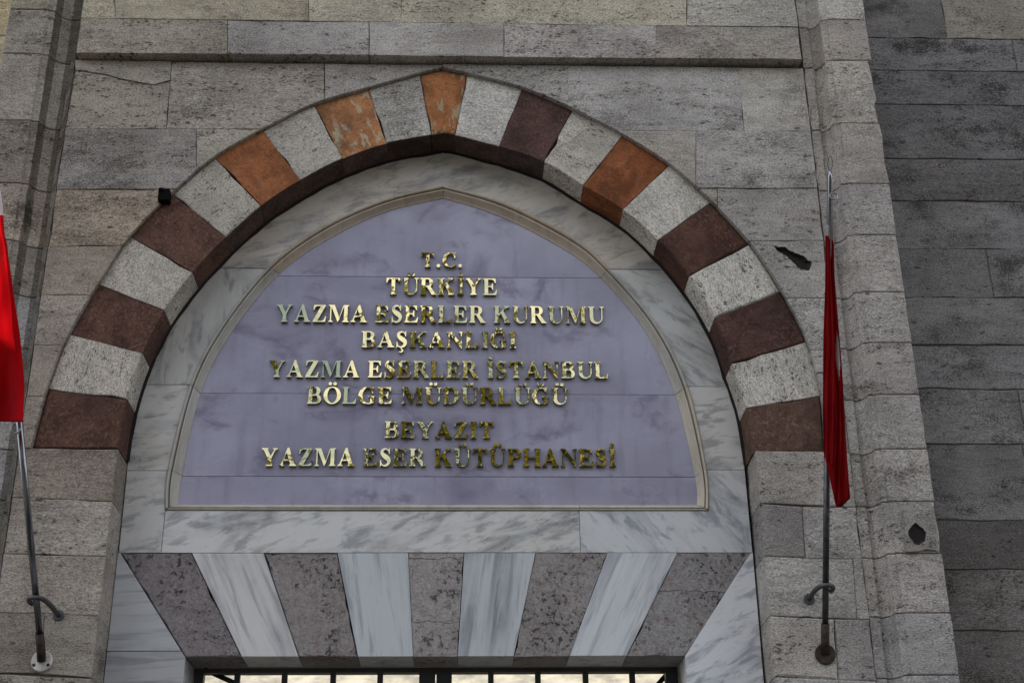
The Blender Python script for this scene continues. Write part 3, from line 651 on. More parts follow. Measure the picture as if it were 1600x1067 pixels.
# moulding around the panel, stone by stone
prof = [(0.0, 0.004), (0.02, -0.006), (0.07, -0.013), (0.15, -0.017), (0.24, -0.015), (0.29, -0.006), (0.31, 0.012), (0.39, 0.013), (0.41, -0.008), (0.50, -0.007), (0.64, 0.004), (0.78, 0.014), (0.90, 0.021), (1.0, 0.024), (1.01, 0.034)]
def moulding(i0, i1, color):
    A = CMo[i0:i1 + 1]; B = CMi[i0:i1 + 1]; V, Fc = [], []; n = len(prof)
    for e, (a, b) in enumerate(zip(A, B)):
        a, b = Vector(a), Vector(b)
        if e == 0: a = a.lerp(Vector(A[1]), 0.02); b = b.lerp(Vector(B[1]), 0.02)
        if e == len(A) - 1: a = a.lerp(Vector(A[-2]), 0.02); b = b.lerp(Vector(B[-2]), 0.02)
        for t, y in prof: q = a.lerp(b, t); V.append((q.x, PT + y, q.y))
    for i in range(len(A) - 1):
        for j in range(n - 1): Fc.append((i * n + j, i * n + j + 1, (i + 1) * n + j + 1, (i + 1) * n + j)[::-1])
    o = link('moulding', V, Fc, M['marble_mould'], tym, color=color)
    bm = bmesh.new(); bm.from_mesh(o.data); bmesh.ops.recalc_face_normals(bm, faces=bm.faces)
    if sum(f.normal.y for f in bm.faces) > 0: bmesh.ops.reverse_faces(bm, faces=bm.faces)
    bm.to_mesh(o.data); bm.free()
for a, b, c in ((0, 1, (0.9, 0.88, 0.84, 1)), (1, 2, (0.9, 0.9, 0.9, 1)), (2, 4, (0.86, 0.85, 0.82, 1)), (4, 7, (0.92, 0.82, 0.70, 1)), (7, 10, (0.98, 0.86, 0.74, 1)), (10, 12, (0.9, 0.88, 0.84, 1)), (12, 13, (1.05, 1.0, 0.92, 1)), (13, 14, (1.15, 1.08, 0.96, 1))):
    moulding(a * K, b * K, c)
for px0, px1 in ((258, 906), (906, 1107)):            # the straight moulding along the bottom
    xA = [W(px0, 797, PT)[0], W(px1, 797, PT)[0]]
    zA, zB = zo, W(680, 789, PP)[1]
    if px0 == 258: xB0 = W(278, 789, PP)[0]; xB1 = xA[1]
    else: xB0 = xA[0]; xB1 = W(1089, 789, PP)[0]
    V, Fc = [], []; n = len(prof)
    for e in (0, 1):
        for t, y in prof: V.append((xA[e] + ((xB0 if e == 0 else xB1) - xA[e]) * t + (0.0012 if e == 0 else -0.0012), PT + y * (0.45 if y < 0 else 1), zA + (zB - zA) * t))
    for j in range(n - 1): Fc.append((j, n + j, n + j + 1, j + 1))
    link('moulding', V, Fc, M['marble_mould'], tym, color=(0.95, 0.90, 0.80, 1))
# the lilac panel: four slabs
zp = [W(680, 789, PP)[1] - 0.004, W(680, 744.5, PP)[1], W(680, 615.5, PP)[1], W(680, 433, PP)[1]]
CP = [(x - 0.012, z) if i < len(CMi) // 2 else (x + 0.012, z) for i, (x, z) in enumerate(CMi)]; apx = max(z for x, z in CP)
for q in range(4):
    if q < 3: P = sub(CP, -1, zp[q], zp[q + 1]) + sub(CP, 1, zp[q], zp[q + 1])[::-1]
    else: P = sub(CP, -1, zp[3], apx) + sub(CP, 1, zp[3], apx)[::-1][1:]
    stone('panel_slab', P, M['lilac'], PP, 0.03, tym, gap=0.0011, bevel=0.0012, step=3, jit=0.0, yvar=0.0004, ang=0.0)

# ------------------------------------------------------------------ lintel of marble and breccia wedges
lin = empty('lintel', bld)
tops = [188, 299, 412, 527, 638, 725, 837, 949, 1059, 1173]; bots = [290, 378, 467, 559, 646, 715, 803, 889, 979, 1070]
for k in range(9):
    A, B = W(tops[k], 866, PT), W(tops[k + 1], 866, PT); C_, D = W(bots[k], 1025.5, PT), W(bots[k + 1], 1025.5, PT)
    A, B = (A[0], JB), (B[0], JB); C_, D = (C_[0], DZ), (D[0], DZ)
    mid = Vector(((A[0] + B[0]) / 2, A[1])) - Vector(((C_[0] + D[0]) / 2, C_[1])); ang = math.atan2(mid.x, mid.y)
    if k % 2 == 0:
        kw = dict(gap=0.0018, bevel=0.004, step=0.05, jit=0.0017, yvar=0.002)
        cc = [(0.80, 0.76, 0.78), 0, (0.92, 0.88, 0.86), 0, (1.1, 1.08, 1.06), 0, (1.0, 0.97, 0.95), 0, (0.98, 0.98, 0.98)][k]
        crk = {4: [0.80, 0.32], 8: [0.60]}.get(k)
        def lv(t, j=0.0): return (A[0] + (C_[0] - A[0]) * (1 - t), DZ + (JB - DZ) * t + j), (B[0] + (D[0] - B[0]) * (1 - t), DZ + (JB - DZ) * t + j)
        if crk:
            lev = [1.0] + ([0.95, 0.33] if k == 4 else [0.62]) + [0.0]; line = []
            for t in lev:
                a, b = lv(t); m_ = 1 if t in (0.0, 1.0) else 9
                line.append([(a[0] + (b[0] - a[0]) * e / m_, a[1] + (b[1] - a[1]) * e / m_ + (random.uniform(-0.008, 0.008) if m_ > 1 else 0)) for e in range(m_ + 1)])
            for q in range(len(line) - 1):
                stone('lintel_stone', line[q + 1] + line[q][::-1], M['breccia'], PT + 0.001, 0.215, lin, color=(*cc, 1), gap=0.0009, bevel=0.002, step=0.06, jit=0.0015, yvar=0.001)
        else: stone('lintel_stone', [C_, D, B, A], M['breccia'], PT + 0.001, 0.215, lin, color=(*cc, 1), **kw)
    else:
        cc = [0, (1.02, 1.0, 0.98), 0, (0.86, 0.89, 0.92), 0, (0.84, 0.87, 0.90), 0, (1.02, 1.04, 1.08), 0][k]
        stone('lintel_stone', [C_, D, B, A], M['marble_stripe'], PT - 0.002, 0.218, lin, gap=0.0012, bevel=0.003, step=0.4, jit=0.0006, ang=ang, color=(*cc, 1), yvar=0.001)
jl_ = empty('door_jamb', bld); jr_ = empty('door_jamb', bld)
zq = W(230, 1017, PT)[1]; xq = W(166, 1017, PT)[0]; OLb = W(163, 1067, PT)[0]; ORb = W(1192, 1067, PT)[0]
OLm = (OL + OLb) / 2 - 0.004; ORm = (OR + ORb) / 2 + 0.004
kwj = dict(gap=0.0012, bevel=0.003, step=0.5, jit=0.0006, yvar=0.001)
tL = (W(188, 866, PT)[0], JB); bL = (DL, DZ); tR = (W(1173, 866, PT)[0], JB); bR = (DR, DZ)
zz = W(230, 1017, PT)[1]; u = (zz - DZ) / (JB - DZ)
pl = (bL[0] + (tL[0] - bL[0]) * u, zz)
stone('marble_block', [(OLm, zz), pl, tL, (OLm, JB)], M['marble_stripe'], PT - 0.001, 0.218, jl_, ang=math.radians(88), color=(0.74, 0.75, 0.77, 1), **kwj)
stone('marble_block', [(OLm, 2.2), (DL, 2.2), bL, pl, (OLm, zz)], M['marble_stripe'], PT - 0.001, 0.30, jl_, ang=math.radians(88), color=(0.66, 0.66, 0.68, 1), **kwj)
stone('marble_block', [(DR, 2.2), (ORm, 2.2), (ORm, JB), tR, bR], M['marble'], PT - 0.001, 0.30, jr_, ang=math.radians(62), color=(1.12, 1.14, 1.2, 1), **kwj)
for z1 in (2.2, 1.1):
    stone('marble_block', [(OLm, z1 - 1.1), (DL, z1 - 1.1), (DL, z1), (OLm, z1)], M['marble_stripe'], PT - 0.001, 0.30, jl_, color=(0.8, 0.8, 0.8, 1), **kwj)
    stone('marble_block', [(DR, z1 - 1.1), (ORm, z1 - 1.1), (ORm, z1), (DR, z1)], M['marble'], PT - 0.001, 0.30, jr_, **kwj)

# ------------------------------------------------------------------ iron gate in the doorway
YG = PT + 0.222
gate = empty('iron_gate', loc=((DL + DR) / 2, YG, 0)); tag(gate, 'black iron barred gate below the striped lintel', 'gate')
gx = lambda p: W(p, 1052, YG)[0]
zg = W(680, 1043, YG)[1]; zg2 = W(680, 1049.5, YG)[1]
box('frame', (DL + 0.004, YG + 0.002, zg2), (DR - 0.004, YG + 0.04, DZ - 0.003), M['iron'], gate)
box('frame', (DL + 0.004, YG, 0.01), (gx(318), YG + 0.05, zg2 - 0.001), M['iron'], gate)
box('frame', (gx(1040), YG, 0.01), (DR - 0.004, YG + 0.05, zg2 - 0.001), M['iron'], gate)
for a, b in ((655, 680), (682, 706)): box('stile', (gx(a), YG - 0.005, 0.01), (gx(b), YG + 0.05, zg2 - 0.001), M['iron'], gate)
for a in (370.5, 444.5, 520.5, 594, 767, 840.5, 915, 988): box('bar', (gx(a - 4.4), YG + 0.005, 0.02), (gx(a + 4.4), YG + 0.03, zg2 - 0.001), M['iron'], gate)
for za in (0.05, 1.1, 2.3): box('rail', (gx(318), YG + 0.031, za), (gx(1040), YG + 0.045, za + 0.05), M['iron'], gate)
for pa, pb in (((319, 1045), (392, 1078)), ((1046, 1048), (1005, 1095))):
    (xa_, za_), (xb_, zb_) = W(*pa, YG + 0.09), W(*pb, YG + 0.09)
    tube('brace', [(xa_, YG + 0.09, za_), (xb_, YG + 0.09, zb_)], 0.012, M['iron'], gate, 8)
# made-up plaster slope, tilted into the sun to give the cream between the bars
cw = empty('sun_catching_slope', loc=(0, 7, 0)); tag(cw, 'made-up cream plaster slope behind the iron bars, tilted to catch the sun', 'building')
link('plaster_slope', [(-9, 5.0, 2.6), (9, 5.0, 2.6), (9, 10.5, 6.6), (-9, 10.5, 6.6)], [(0, 1, 2, 3)], M['cream'], cw)
box('wall', (-9, 5.05, 0), (9, 5.4, 2.58), M['cream'], cw)

# ------------------------------------------------------------------ lettering
def rect(a, b, c, d): return [(a, b), (c, b), (c, d), (a, d)]
TH, TN, SE = 0.225, 0.085, 0.055
def serif(x, w, z, up, l=0.085, r=0.085):
    """foot (up=1) or head (up=-1) serif of a stem from x to x+w with its outer edge at z"""
    a, b = z, z + up * SE; return [[(x - l, a), (x + w + r, a), (x + w + r, a + up * SE * 0.6), (x + w, a + up * SE * 1.9), (x, a + up * SE * 1.9), (x - l, a + up * SE * 0.6)]]
def stem(x, w=TH, z0=0.0, z1=1.0, l=0.085, r=0.085): return [rect(x, z0, x + w, z1)] + serif(x, w, z0, 1, l, r) + serif(x, w, z1, -1, l, r)
def band(outer, inner):
    return [[outer[i], outer[i + 1], inner[i + 1], inner[i]] for i in range(len(outer) - 1)]
def arc(cx, cz, rx, rz, a0, a1, k=14): return [(cx + rx * math.cos(math.radians(a0 + (a1 - a0) * i / k)), cz + rz * math.sin(math.radians(a0 + (a1 - a0) * i / k))) for i in range(k + 1)]
def bowl(x, z0, z1, w, th=TH, tn=0.075):
    cz, rz = (z0 + z1) / 2, (z1 - z0) / 2; rx = min(w * 0.62, rz * 1.1)
    o = [(x, z1)] + arc(x + w - rx, cz, rx, rz, 90, -90) + [(x, z0)]; i = [(x, z1 - tn)] + arc(x + w - rx, cz, rx - th, rz - tn, 90, -90) + [(x, z0 + tn)]
    return band(o, i)
def stroke(pts, ws, k=6):
    P = catmull([(x, z, w) for (x, z), w in zip(pts, ws)], k); o, i_ = [], []
    for j in range(len(P)):
        a, b = Vector(P[max(0, j - 1)][:2]), Vector(P[min(len(P) - 1, j + 1)][:2]); t = (b - a).normalized(); n = Vector((-t.y, t.x)) * P[j][2] / 2; c = Vector(P[j][:2])
        o.append(tuple(c + n)); i_.append(tuple(c - n))
    return band(o, i_)
def dot(cx, cz, r): return [arc(cx, cz, r, r, 0, 342, 19)]
def umlaut(cx): return dot(cx - 0.145, 1.20, 0.105) + dot(cx + 0.145, 1.20, 0.105)
def ring_o(w): return band(arc(w / 2, 0.5, w / 2, 0.525, 0, 360, 36), arc(w / 2, 0.5, w / 2 - 0.235, 0.525 - 0.065, 0, 360, 36))
def c_body(w):
    o = arc(w * 0.56, 0.5, w * 0.56, 0.525, 52, 318, 26); i_ = arc(w * 0.585, 0.5, w * 0.56 - 0.225, 0.46, 46, 314, 26); return band(o, i_)
G = {}
G['A'] = (1.06, [[(0.47, 1.02), (0.57, 1.02), (0.95, 0.03), (0.70, 0.03), (0.43, 0.76)], [(0.47, 1.02), (0.43, 0.76), (0.19, 0.03), (0.09, 0.03)], rect(0.25, 0.29, 0.72, 0.37)] + serif(0.09, 0.12, 0, 1, 0.09, 0.11) + serif(0.70, 0.25, 0, 1, 0.10, 0.10))
G['B'] = (0.93, stem(0.10, r=0.0) + bowl(0.2, 0.49, 1.0, 0.60) + bowl(0.2, 0.0, 0.545, 0.67))
G['C'] = (0.96, c_body(0.98) + [[(0.82, 0.62), (0.87, 0.62), (0.90, 1.02), (0.85, 1.02), (0.72, 0.90)]] )
G['D'] = (1.03, stem(0.10, r=0.0) + bowl(0.2, 0.0, 1.0, 0.76))
def arm_t(x1): return [[(0.2, 1.0), (x1, 1.0), (x1 + 0.015, 0.72), (x1 - 0.035, 0.72), (x1 - 0.13, 0.90), (x1 - 0.25, 0.93), (0.2, 0.93)]]
def arm_b(x1): return [[(0.2, 0.0), (x1, 0.0), (x1 + 0.055, 0.30), (x1 + 0.005, 0.30), (x1 - 0.10, 0.12), (x1 - 0.25, 0.07), (0.2, 0.07)]]
G['E'] = (0.94, stem(0.10, r=0.0) + arm_t(0.80) + arm_b(0.84) + [rect(0.25, 0.475, 0.56, 0.54), [(0.52, 0.475), (0.60, 0.30), (0.645, 0.30), (0.645, 0.71), (0.60, 0.71), (0.52, 0.54)]])
G['G'] = (1.10, c_body(1.02) + [[(0.84, 0.64), (0.89, 0.64), (0.92, 1.02), (0.87, 1.02), (0.74, 0.90)], rect(0.72, 0.05, 0.945, 0.42), rect(0.60, 0.40, 1.03, 0.455)])
G['H'] = (1.12, stem(0.10) + stem(0.80) + [rect(0.3, 0.465, 0.85, 0.545)])
G['I'] = (0.50, stem(0.14))
G['K'] = (1.12, stem(0.10) + [[(0.32, 0.40), (0.32, 0.50), (0.78, 0.97), (0.90, 0.97)], [(0.46, 0.60), (0.60, 0.72), (1.03, 0.03), (0.73, 0.03)]] + serif(0.76, 0.14, 1, -1, 0.09, 0.13) + serif(0.74, 0.26, 0, 1, 0.08, 0.09))
G['L'] = (0.92, stem(0.10) + arm_b(0.82))
G['M'] = (1.36, [rect(0.13, 0, 0.20, 1.0), [(0.13, 1.0), (0.40, 1.0), (0.74, 0.20), (0.62, -0.02), (0.20, 0.90)], [(0.62, -0.02), (0.70, 0.16), (1.02, 1.0), (0.94, 0.96)], rect(1.00, 0, 1.225, 1.0)] + serif(0.13, 0.07, 0, 1, 0.10, 0.10) + serif(0.13, 0.2, 1, -1, 0.10, 0) + serif(1.00, 0.225, 0, 1) + serif(1.00, 0.225, 1, -1, 0.0, 0.085))
G['N'] = (1.10, [rect(0.13, 0, 0.20, 1.0), [(0.08, 1.0), (0.33, 1.0), (0.96, 0.16), (0.96, -0.04), (0.90, -0.04), (0.16, 0.92)], rect(0.89, -0.02, 0.96, 1.0)] + serif(0.13, 0.07, 0, 1, 0.10, 0.11) + serif(0.89, 0.07, 1, -1, 0.12, 0.09) + serif(0.13, 0.1, 1, -1, 0.10, 0.0))
G['O'] = (1.07, ring_o(1.05))
G['P'] = (0.88, stem(0.10) + bowl(0.2, 0.44, 1.0, 0.64))
G['R'] = (1.06, stem(0.10, r=0.07) + bowl(0.2, 0.46, 1.0, 0.62) + [[(0.42, 0.49), (0.62, 0.53), (1.00, 0.03), (0.72, 0.03)]] + serif(0.76, 0.2, 0, 1, 0.04, 0.08))
G['S'] = (0.76, stroke([(0.60, 0.74), (0.50, 0.92), (0.34, 0.975), (0.18, 0.88), (0.17, 0.72), (0.33, 0.56), (0.52, 0.42), (0.59, 0.26), (0.50, 0.09), (0.32, 0.02), (0.15, 0.10), (0.085, 0.28)], [0.03, 0.06, 0.10, 0.16, 0.20, 0.27, 0.27, 0.20, 0.15, 0.09, 0.06, 0.03]) + [[(0.585, 0.68), (0.63, 0.68), (0.63, 1.02), (0.59, 1.02), (0.54, 0.90)], [(0.055, 0.34), (0.10, 0.34), (0.15, 0.10), (0.09, -0.02), (0.055, -0.02)]])
G['T'] = (0.98, stem(0.375, l=0.10, r=0.10)[:2] + [rect(0.05, 0.925, 0.925, 1.0), [(0.05, 1.0), (0.05, 0.70), (0.09, 0.70), (0.16, 0.86), (0.28, 0.93), (0.28, 0.96)], [(0.925, 1.0), (0.925, 0.70), (0.885, 0.70), (0.815, 0.86), (0.695, 0.93), (0.695, 0.96)]])
G['U'] = (1.07, [rect(0.13, 0.33, 0.355, 1.0), rect(0.87, 0.33, 0.94, 1.0)] + serif(0.13, 0.225, 1, -1) + serif(0.87, 0.07, 1, -1, 0.11, 0.10) + band(arc(0.535, 0.34, 0.405, 0.365, 180, 360, 18), arc(0.6125, 0.34, 0.2575, 0.27, 180, 360, 18)))
G['Y'] = (1.05, [rect(0.40, 0, 0.625, 0.46), [(0.09, 0.97), (0.35, 0.97), (0.62, 0.46), (0.60, 0.40), (0.40, 0.42)], [(0.625, 0.44), (0.56, 0.56), (0.80, 0.97), (0.89, 0.97)]] + serif(0.40, 0.225, 0, 1, 0.10, 0.10) + serif(0.10, 0.24, 1, -1, 0.09, 0.08) + serif(0.79, 0.10, 1, -1, 0.10, 0.11))
G['Z'] = (0.94, [[(0.10, 0.93), (0.10, 1.0), (0.84, 1.0), (0.84, 0.93)], [(0.06, 0.0), (0.06, 0.07), (0.56, 0.95), (0.84, 0.95), (0.34, 0.05)], [(0.06, 0.0), (0.84, 0.0), (0.84, 0.07), (0.06, 0.07)], [(0.10, 1.0), (0.075, 0.68), (0.12, 0.68), (0.19, 0.87), (0.32, 0.94)], [(0.84, 0.0), (0.89, 0.33), (0.84, 0.33), (0.75, 0.13), (0.60, 0.06)]])
G['.'] = (0.40, dot(0.18, 0.10, 0.12)); G[' '] = (0.36, [])
G['Ü'] = (1.07, G['U'][1] + umlaut(0.535)); G['Ö'] = (1.07, G['O'][1] + umlaut(0.525)); G['İ'] = (0.50, G['I'][1] + dot(0.253, 1.20, 0.115))
G['Ş'] = (0.76, G['S'][1] + stroke([(0.34, 0.02), (0.36, -0.10), (0.44, -0.18), (0.36, -0.29), (0.22, -0.28)], [0.05, 0.05, 0.10, 0.08, 0.04]))
G['Ğ'] = (1.10, G['G'][1] + stroke([(0.36, 1.30), (0.42, 1.17), (0.55, 1.12), (0.68, 1.17), (0.74, 1.30)], [0.03, 0.09, 0.12, 0.09, 0.03]))
sign = empty('sign_lettering', loc=(W(690, 590, PP)[0], PP, W(690, 590, PP)[1])); tag(sign, 'eight lines of raised gold capital letters on the lilac marble panel', 'sign')
glyph_mesh = {}
def glyph(ch, cap, xs, T=0.014):
    key = (ch, round(cap, 4))
    if key in glyph_mesh: return glyph_mesh[key]
    vs, fs = [], []
    for poly in G[ch][1]:
        p = clean([(round(x, 5), round(z, 5)) for x, z in poly], 1e-4)
        if len(p) < 3 or abs(area(p)) < 1e-6: continue
        if area(p) < 0: p = p[::-1]
        b = len(vs); vs += [Vector(q) for q in p]; fs.append(list(range(b, b + len(p))))
    v2, e2, f2, ov, oe, of = geometry.delaunay_2d_cdt(vs, [], fs, 0, 1e-4); f2 = [f for f, src in zip(f2, of) if src]
    w = G[ch][0]; n = len(v2); V = [((v.x - w / 2) * cap * xs, -T, v.y * cap) for v in v2] + [((v.x - w / 2) * cap * xs, 0, v.y * cap) for v in v2]
    Fc, fm = [], []; cnt = {}
    for f in f2:
        if sum(v2[f[i]].x * v2[f[(i + 1) % len(f)]].y - v2[f[(i + 1) % len(f)]].x * v2[f[i]].y for i in range(len(f))) < 0: f = f[::-1]
        Fc.append(tuple(f)); fm.append(0)
        for i in range(len(f)): cnt[(f[i], f[(i + 1) % len(f)])] = 1
    for a, b in list(cnt):
        if (b, a) not in cnt: Fc.append((a, n + a, n + b, b)); fm.append(1)
    me = bpy.data.meshes.new('letter'); me.from_pydata(V, [], Fc); me.materials.append(M['gold']); me.materials.append(M['gold_edge']); me.polygons.foreach_set('material_index', fm); me.update()
    glyph_mesh[key] = me; return me
LINES = [('T.C.', 658, 723, 395, 417.5), ('TÜRKİYE', 603, 777, 434.5, 460.5), ('YAZMA ESERLER KURUMU', 432, 944, 477.5, 504), ('BAŞKANLIĞI', 565, 807, 518, 543), ('YAZMA ESERLER İSTANBUL', 420, 951, 564, 590),
         ('BÖLGE MÜDÜRLÜĞÜ', 480, 888, 605, 631), ('BEYAZIT', 601, 772, 658.5, 684), ('YAZMA ESER KÜTÜPHANESİ', 408, 963, 700.5, 728)]
YL = PP - 0.004
for txt, xa_, xb_, ta, ba in LINES:
    mx = (xa_ + xb_) / 2; x0, zb = W(xa_, ba, YL - 0.014); x1, _ = W(xb_, ba, YL - 0.014); zt = W(mx, ta, YL - 0.014)[1]; zb = W(mx, ba, YL - 0.014)[1]; cap = zt - zb
    nat = sum(G[c][0] for c in txt) * cap; xs = min(1.0, (x1 - x0 + 0.06 * cap - 0.055 * cap * (len(txt) - 1)) / nat); wid = [G[c][0] * cap * xs for c in txt]; tr = (x1 - x0 - nat * xs + 0.06 * cap) / max(1, len(txt) - 1); x = x0 - 0.03 * cap
    for c, w in zip(txt, wid):
        if c != ' ':
            o = bpy.data.objects.new('letter', glyph(c, cap, xs)); col.objects.link(o)
            o.location = (x + w / 2, YL, zb); o.rotation_euler = (math.radians(random.gauss(0, 0.7)), math.radians(random.gauss(0, 0.25)), math.radians(random.gauss(0, 1.3)))
            o.parent = sign; o.matrix_parent_inverse = Matrix.Translation(-Vector(sign.location))
        x += w + tr

# ------------------------------------------------------------------ flagpoles and flags
def disc(name, c, nrm, r, th, mat, parent, seg=28):
    c, nrm = Vector(c), Vector(nrm).normalized(); return tube(name, [c, c + nrm * th * 0.75, c + nrm * th], [r, r, r * 0.93], mat, parent, seg, smooth=False)
def flagpole(base_px, pts_px, ytop, label, fl_mat, lower_mat, upper_mat, r, flip):
    bx, bz = W(*base_px, 0); base = Vector((bx, 0, bz))
    dirs = on_x(*pts_px, bx) - base; d = dirs.normalized(); L = dirs.length * ytop
    fp = empty('flagpole', loc=tuple(base)); tag(fp, label, 'flagpole', 'flagpoles on the facade')
    disc('base_flange', base + Vector((0, -0.001, 0)), (0, -1, 0), 0.047, 0.012, fl_mat, fp)
    for a in (90, 210, 330):
        disc('screw', base + Vector((0.036 * math.cos(math.radians(a)), -0.0125, 0.036 * math.sin(math.radians(a)))), (0, -1, 0), 0.007, 0.004, M['rust'], fp, 10)
    tube('socket', [base + Vector((0, -0.012, 0.0)), base + d * 0.06, base + d * 0.14], [0.019, 0.019, 0.019], M['rust'], fp, 14)
    mid_ = 0.50
    tube('pole', [base + d * 0.10, base + d * L * mid_], r, lower_mat, fp, 14)
    tube('pole', [base + d * (L * mid_ - 0.02), base + d * (L - 0.03), base + d * L], [r * 0.82, r * 0.82, r * 0.6], upper_mat, fp, 14)
    # bracket: a bar from the wall that closes round the pole
    q = base + d * 0.30; wx = q.x + flip * 0.055
    loop = [(q.x + flip * 0.046, 0.012, q.z - 0.016), (q.x + flip * 0.044, q.y * 0.5, q.z - 0.006), (q.x + flip * 0.038, q.y * 0.9, q.z), (q.x + flip * 0.024, q.y - 0.022, q.z + 0.004), (q.x, q.y - 0.030, q.z + 0.005),
            (q.x - flip * 0.024, q.y - 0.022, q.z + 0.004), (q.x - flip * 0.036, q.y * 0.9, q.z), (q.x - flip * 0.030, q.y * 0.9 + 0.024, q.z - 0.003)]
    tube('bracket', catmull(loop, 3), 0.0115, M['grey_iron'], fp, 8)
    disc('wall_plate', (q.x + flip * 0.047, 0.0, q.z - 0.016), (0, -1, 0), 0.026, 0.007, M['grey_iron'], fp, 9)
    t = base + d * L
    side = d.cross(Vector((1, 0, 0))).normalized()
    hk = [t + d * (0.008 + 0.030 * (1 - math.cos(math.radians(a)))) + Vector((0.011 * math.sin(math.radians(a)), 0, 0)) for a in range(0, 360, 24)]
    tube('hook', hk, 0.0028, M['chrome'], fp, 8, True)
    ca = base + d * (L - 0.10); rg = [ca + Vector((0.012 + 0.018 * math.cos(math.radians(a)), -0.012, 0.018 * math.sin(math.radians(a)) - 0.02)) for a in range(0, 360, 30)]
    tube('ring', rg, 0.003, M['chrome'], fp, 6, True)
    return base, d, L, fp
bR_, dR_, LR_, fpR = flagpole((1289, 1022), (1297, 268), 1.0, 'slim steel flagpole with dark round base plate right of the arch', M['rust'], M['dull_steel'], M['chrome'], 0.0145, -1)
bL_, dL_, LL_, fpL = flagpole((66, 1033), (30, 657), 2.15, 'shiny steel flagpole with white round base plate left of the arch', M['flange'], M['chrome'], M['chrome'], 0.0145, 1)
rg = [bL_ + dL_ * (LL_ / 2.15 * 0.965) + Vector((-0.012 + 0.02 * math.cos(math.radians(a)), -0.016, 0.024 * math.sin(math.radians(a)))) for a in range(0, 360, 24)]
tube('ring', rg, 0.0035, M['chrome'], fpL, 6, True)

def interp(P, v):
    for (v0, a), (v1, b) in zip(P, P[1:]):
        if v <= v1: t = (v - v0) / (v1 - v0); t = max(0.0, t); return a + (b - a) * t
    return P[-1][1]
def smooth_mesh(o):
    o.data.polygons.foreach_set('use_smooth', [True] * len(o.data.polygons))
# right flag: furled along its pole, two long folds
def pole_y(base, d, z): t = (z - base.z) / d.z; return base.y + d.y * t
Lx = [(352, 1290), (372, 1289.5), (450, 1289), (520, 1286.5), (560, 1286), (640, 1285.5), (700, 1287), (715, 1288), (745, 1290)]
Mx = [(352, 1297), (430, 1299), (500, 1303), (540, 1306), (600, 1306.5), (680, 1307), (735, 1304), (800, 1303.5)]
Rx = [(352, 1303), (372, 1303), (430, 1304), (480, 1308), (530, 1312), (580, 1316), (640, 1319.5), (720, 1324), (775, 1328.5), (800, 1330)]
flR = empty('flag', loc=(W(1297, 352)[0], -0.9, 4.7)); tag(flR, 'dark red flag hanging furled on the pole right of the arch', 'flag', 'red flags on the facade')
V, Fc, fm = [], [], []; NV, NU = 90, 40
def flag_pt(u, py):
    # u: 0..1 across the front (left edge, crease, right edge), 1..2 back round behind
    l, m_, r = interp(Lx, py), interp(Mx, py), interp(Rx, py)
    z = W(1300, py, -0.6)[1]; yb = None
    zz_ = on_x(1296, py, bR_.x); y0 = zz_.y + 0.02 * 0
    if u <= 1: x = l + (m_ - l) * (u / 0.55) if u <= 0.55 else m_ + (r - m_) * ((u - 0.55) / 0.45)
    else: x = r + (l - r) * (u - 1)
    grow = 0.4 + 0.6 * min(1, (py - 352) / 220)
    if u <= 0.55: y = -0.030 * math.sin(math.pi * u / 0.55) - 0.010 - 0.009 * math.sin(u * 34 + py * 0.013) - 0.004 * math.sin(py * 0.06 + u * 9)
    elif u <= 1: y = -0.020 * math.sin(math.pi * (u - 0.55) / 0.45) + 0.012 - 0.009 * math.sin(u * 30 + py * 0.017) - 0.004 * math.sin(py * 0.05 - u * 11)
    else: y = 0.030 * math.sin(math.pi * (u - 1))
    return x, y * grow, y0
for i in range(NV + 1):
    for j in range(NU):
        u = 2.0 * j / NU
        ff = u if u <= 1 else 2 - u
        low = 715 + (733 - 715) * min(1, ff / 0.52) if ff < 0.52 else (794 - (ff - 0.56) / 0.44 * 16 if ff > 0.56 else 733 + (ff - 0.52) / 0.04 * 61)
        py = 352 + (low - 352) * i / NV
        x, dy, y0 = flag_pt(u, py)
        zc = W(x, py, y0 + dy); V.append((zc[0], y0 + dy, zc[1]))
for i in range(NV):
    for j in range(NU):
        a, b = i * NU + j, i * NU + (j + 1) % NU; Fc.append((a, b, b + NU, a + NU)[::-1])
        u = 2.0 * (j + 0.5) / NU; py = 352 + (790 - 352) * (i + 0.5) / NV
        white = (py < 370 + 10 * u and (u < 1 or u > 1.5)) or (0.55 < u < 0.96 and abs(py - 556) < 42 * (1 - abs(u - 0.74) / 0.24))
        fm.append(1 if white else 0)
Fc.append(tuple(range(NU))); fm.append(1); Fc.append(tuple(NV * NU + j for j in range(NU))[::-1]); fm.append(0)
o = link('flag_cloth', V, Fc, [M['flag_red'], M['flag_white']], flR, fmat=fm, smooth=True)
